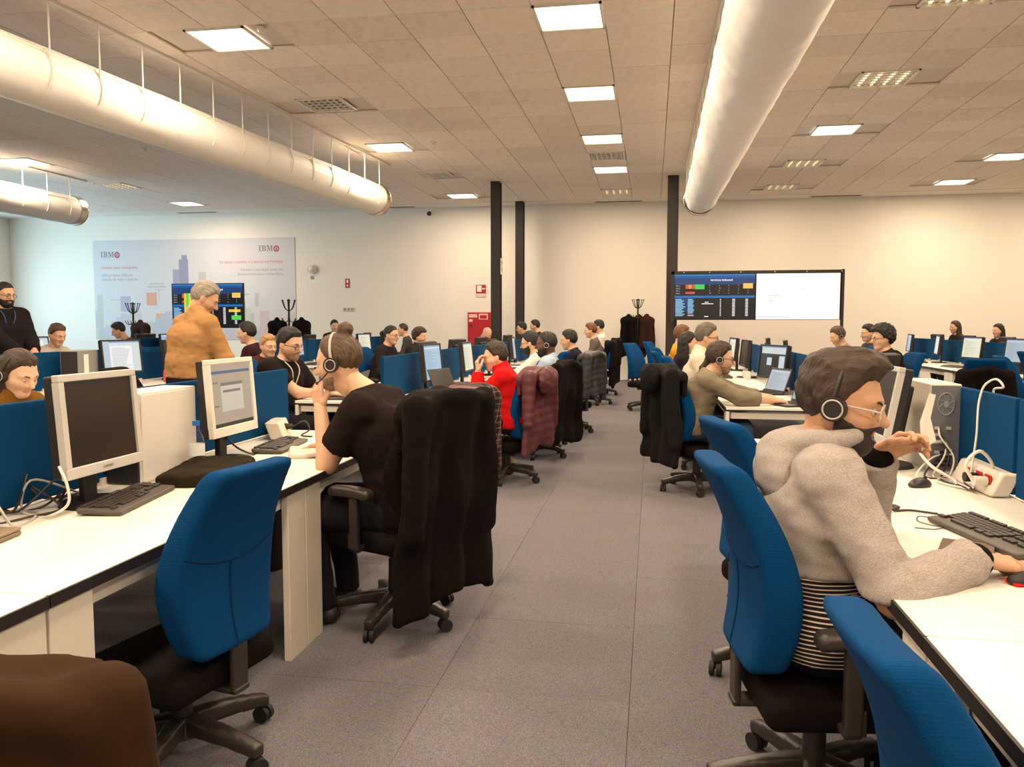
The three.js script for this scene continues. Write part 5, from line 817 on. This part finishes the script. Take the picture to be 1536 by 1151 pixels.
for (const [x, z, a, l] of [[-5.32, -7.0, 0.6, 'dark desk phone with handset, left one of the pair'], [-5.3, -7.3, 0.8, 'dark desk phone with handset nearer the red bottle']]) {
  const t = thing('desk_phone', l, 'phone', [x, DESK, z], a);
  part('body', sdfMesh((X, Y, Z) => { const qx = Math.abs(X) - 0.09, qy = Math.abs(Y - 0.03 + Z * 0.3) - 0.02, qz = Math.abs(Z) - 0.09; return Math.hypot(Math.max(qx, 0), Math.max(qy, 0), Math.max(qz, 0)) + Math.min(Math.max(qx, qy, qz), 0) - 0.006; }, [-0.12, -0.03, -0.13], [0.12, 0.12, 0.13], 0.01), M.plastic, t);
  part('handset', [box(0.045, 0.03, 0.2, -0.06, 0.075, 0, 0.012).rotateX(0.3)], M.black, t); part('display', box(0.08, 0.004, 0.04, 0.035, 0.085, -0.04).rotateX(0.3), cm([0.35, 0.36, 0.3], 0.4), t); part('keypad', [0, 1, 2, 3].flatMap(r => [0, 1, 2].map(c => box(0.016, 0.006, 0.012, 0.012 + c * 0.022, 0.062 - r * 0.006, 0.0 + r * 0.018))), M.grey, t);
}
{ const t = thing('computer_tower', 'grey computer tower with paper strips on the bench with the desk phones', 'computer', [-5.75, DESK, -7.25], 0.2); part('case', box(0.18, 0.4, 0.4, 0, 0.2, 0, 0.005), M.grey, t); part('paper_note', box(0.002, 0.2, 0.09, 0.092, 0.26, 0.05), M.paper, t); part('front_panel', box(0.16, 0.38, 0.01, 0, 0.2, 0.203), M.black, t); }
monitor(-5.6, -7.7, 76, 'monitor with bright document on the bench with the desk phones', { screen: 'doc', w: 0.5, h: 0.36, lift: 0.14 });
laptop(-5.5, -9.0, 66, 'open laptop with pale blue page beside the red bottle', 'blue', 110);
monitor(-5.66, -8.75, 96, 'dark monitor seen edge-on beside the red bottle', { w: 0.5, h: 0.36 });
// repeated monitors on the remaining desks
const rows = [['L1', -6.5, 4, [1, 2, 3], 'on the red-sweater bench'], ['L1', -13.2, 2, [0, 1], 'on the far left-aisle bench'], ['L2', -11.6, 4, [0, 1, 2, 3], 'on the bench by the coat rack'], ['L3', -7.2, 3, [0, 1, 2], 'on the bench beside the standing man'], ['L3', -13.6, 1, [0], 'on the bench before the wall print'], ['R1', -6.6, 4, [2, 3], 'on the bench before the video wall'], ['R2', -4.6, 3, [2], 'on the bench behind the beige tower'], ['R2', -11, 4, [0, 1, 2, 3], 'on the far right bench'], ['R3', -9, 4, [0, 1, 2, 3], 'on the bench furthest right']];
const kinds = ['pale', 'doc', 'off', 'blue', 'win', 'off', 'pale'];
let mk = 0;
for (const [c, z0, n, ks, where] of rows) for (const k of ks) for (const side of [0, 1]) {
  const [ax, dir] = COLS[c], zc = z0 - 0.75 - 1.5 * k, sc = kinds[mk++ % 7], x = ax + dir * (side ? 1.05 : 0.55), deg = (side ? 1 : -1) * dir * 90 + (mk * 37 % 24 - 12);
  monitor(x, zc + 0.1, deg, 'black office monitor ' + where + (side ? ', facing away from the aisle' : ', facing the aisle'), { screen: sc, w: 0.5, h: 0.33, lift: 0.14, group: 'office monitors ' + where });
  if (side === 0) keyboard(x - dir * 0.25, zc + 0.1, deg, 'black keyboard lying before a monitor ' + where, false).userData.group = 'keyboards ' + where;
}
for (const [x, z, l] of [[1.15, -10.1, 'white socket box on the bench before the video wall'], [4.7, -7.6, 'white socket box with plugs beyond the curly-haired man'], [4.75, -6.7, 'white socket box next to the dark-blue chair'], [4.8, -5.9, 'white socket box furthest along the bench behind the tower']]) single('desk_socket', box(0.07, 0.09, 0.28, 0, 0.045, 0, 0.01), M.whiteMetal, l, 'socket', [x, DESK, z]);
{ const t = thing('handbag', 'mustard leather handbag on the floor under the red-sweater chair', 'bag', [-1.42, 0, -7.35]); part('pouch', sdfMesh((x, y, z) => { const qx = Math.abs(x) - 0.13 + y * 0.15, qy = Math.abs(y - 0.13) - 0.11, qz = Math.abs(z) - 0.05; return Math.hypot(Math.max(qx, 0), Math.max(qy, 0), Math.max(qz, 0)) + Math.min(Math.max(qx, qy, qz), 0) - 0.02; }, [-0.2, -0.02, -0.1], [0.2, 0.3, 0.1], 0.014), cm([0.22, 0.095, 0.015], 0.6), t); part('strap', tube([[-0.1, 0.24, 0], [-0.05, 0.38, 0.01], [0.05, 0.38, 0.01], [0.1, 0.24, 0]], 0.008, 6, 20), cm([0.12, 0.05, 0.01], 0.6), t); }
shadow(scene);
renderer.render(scene, camera);
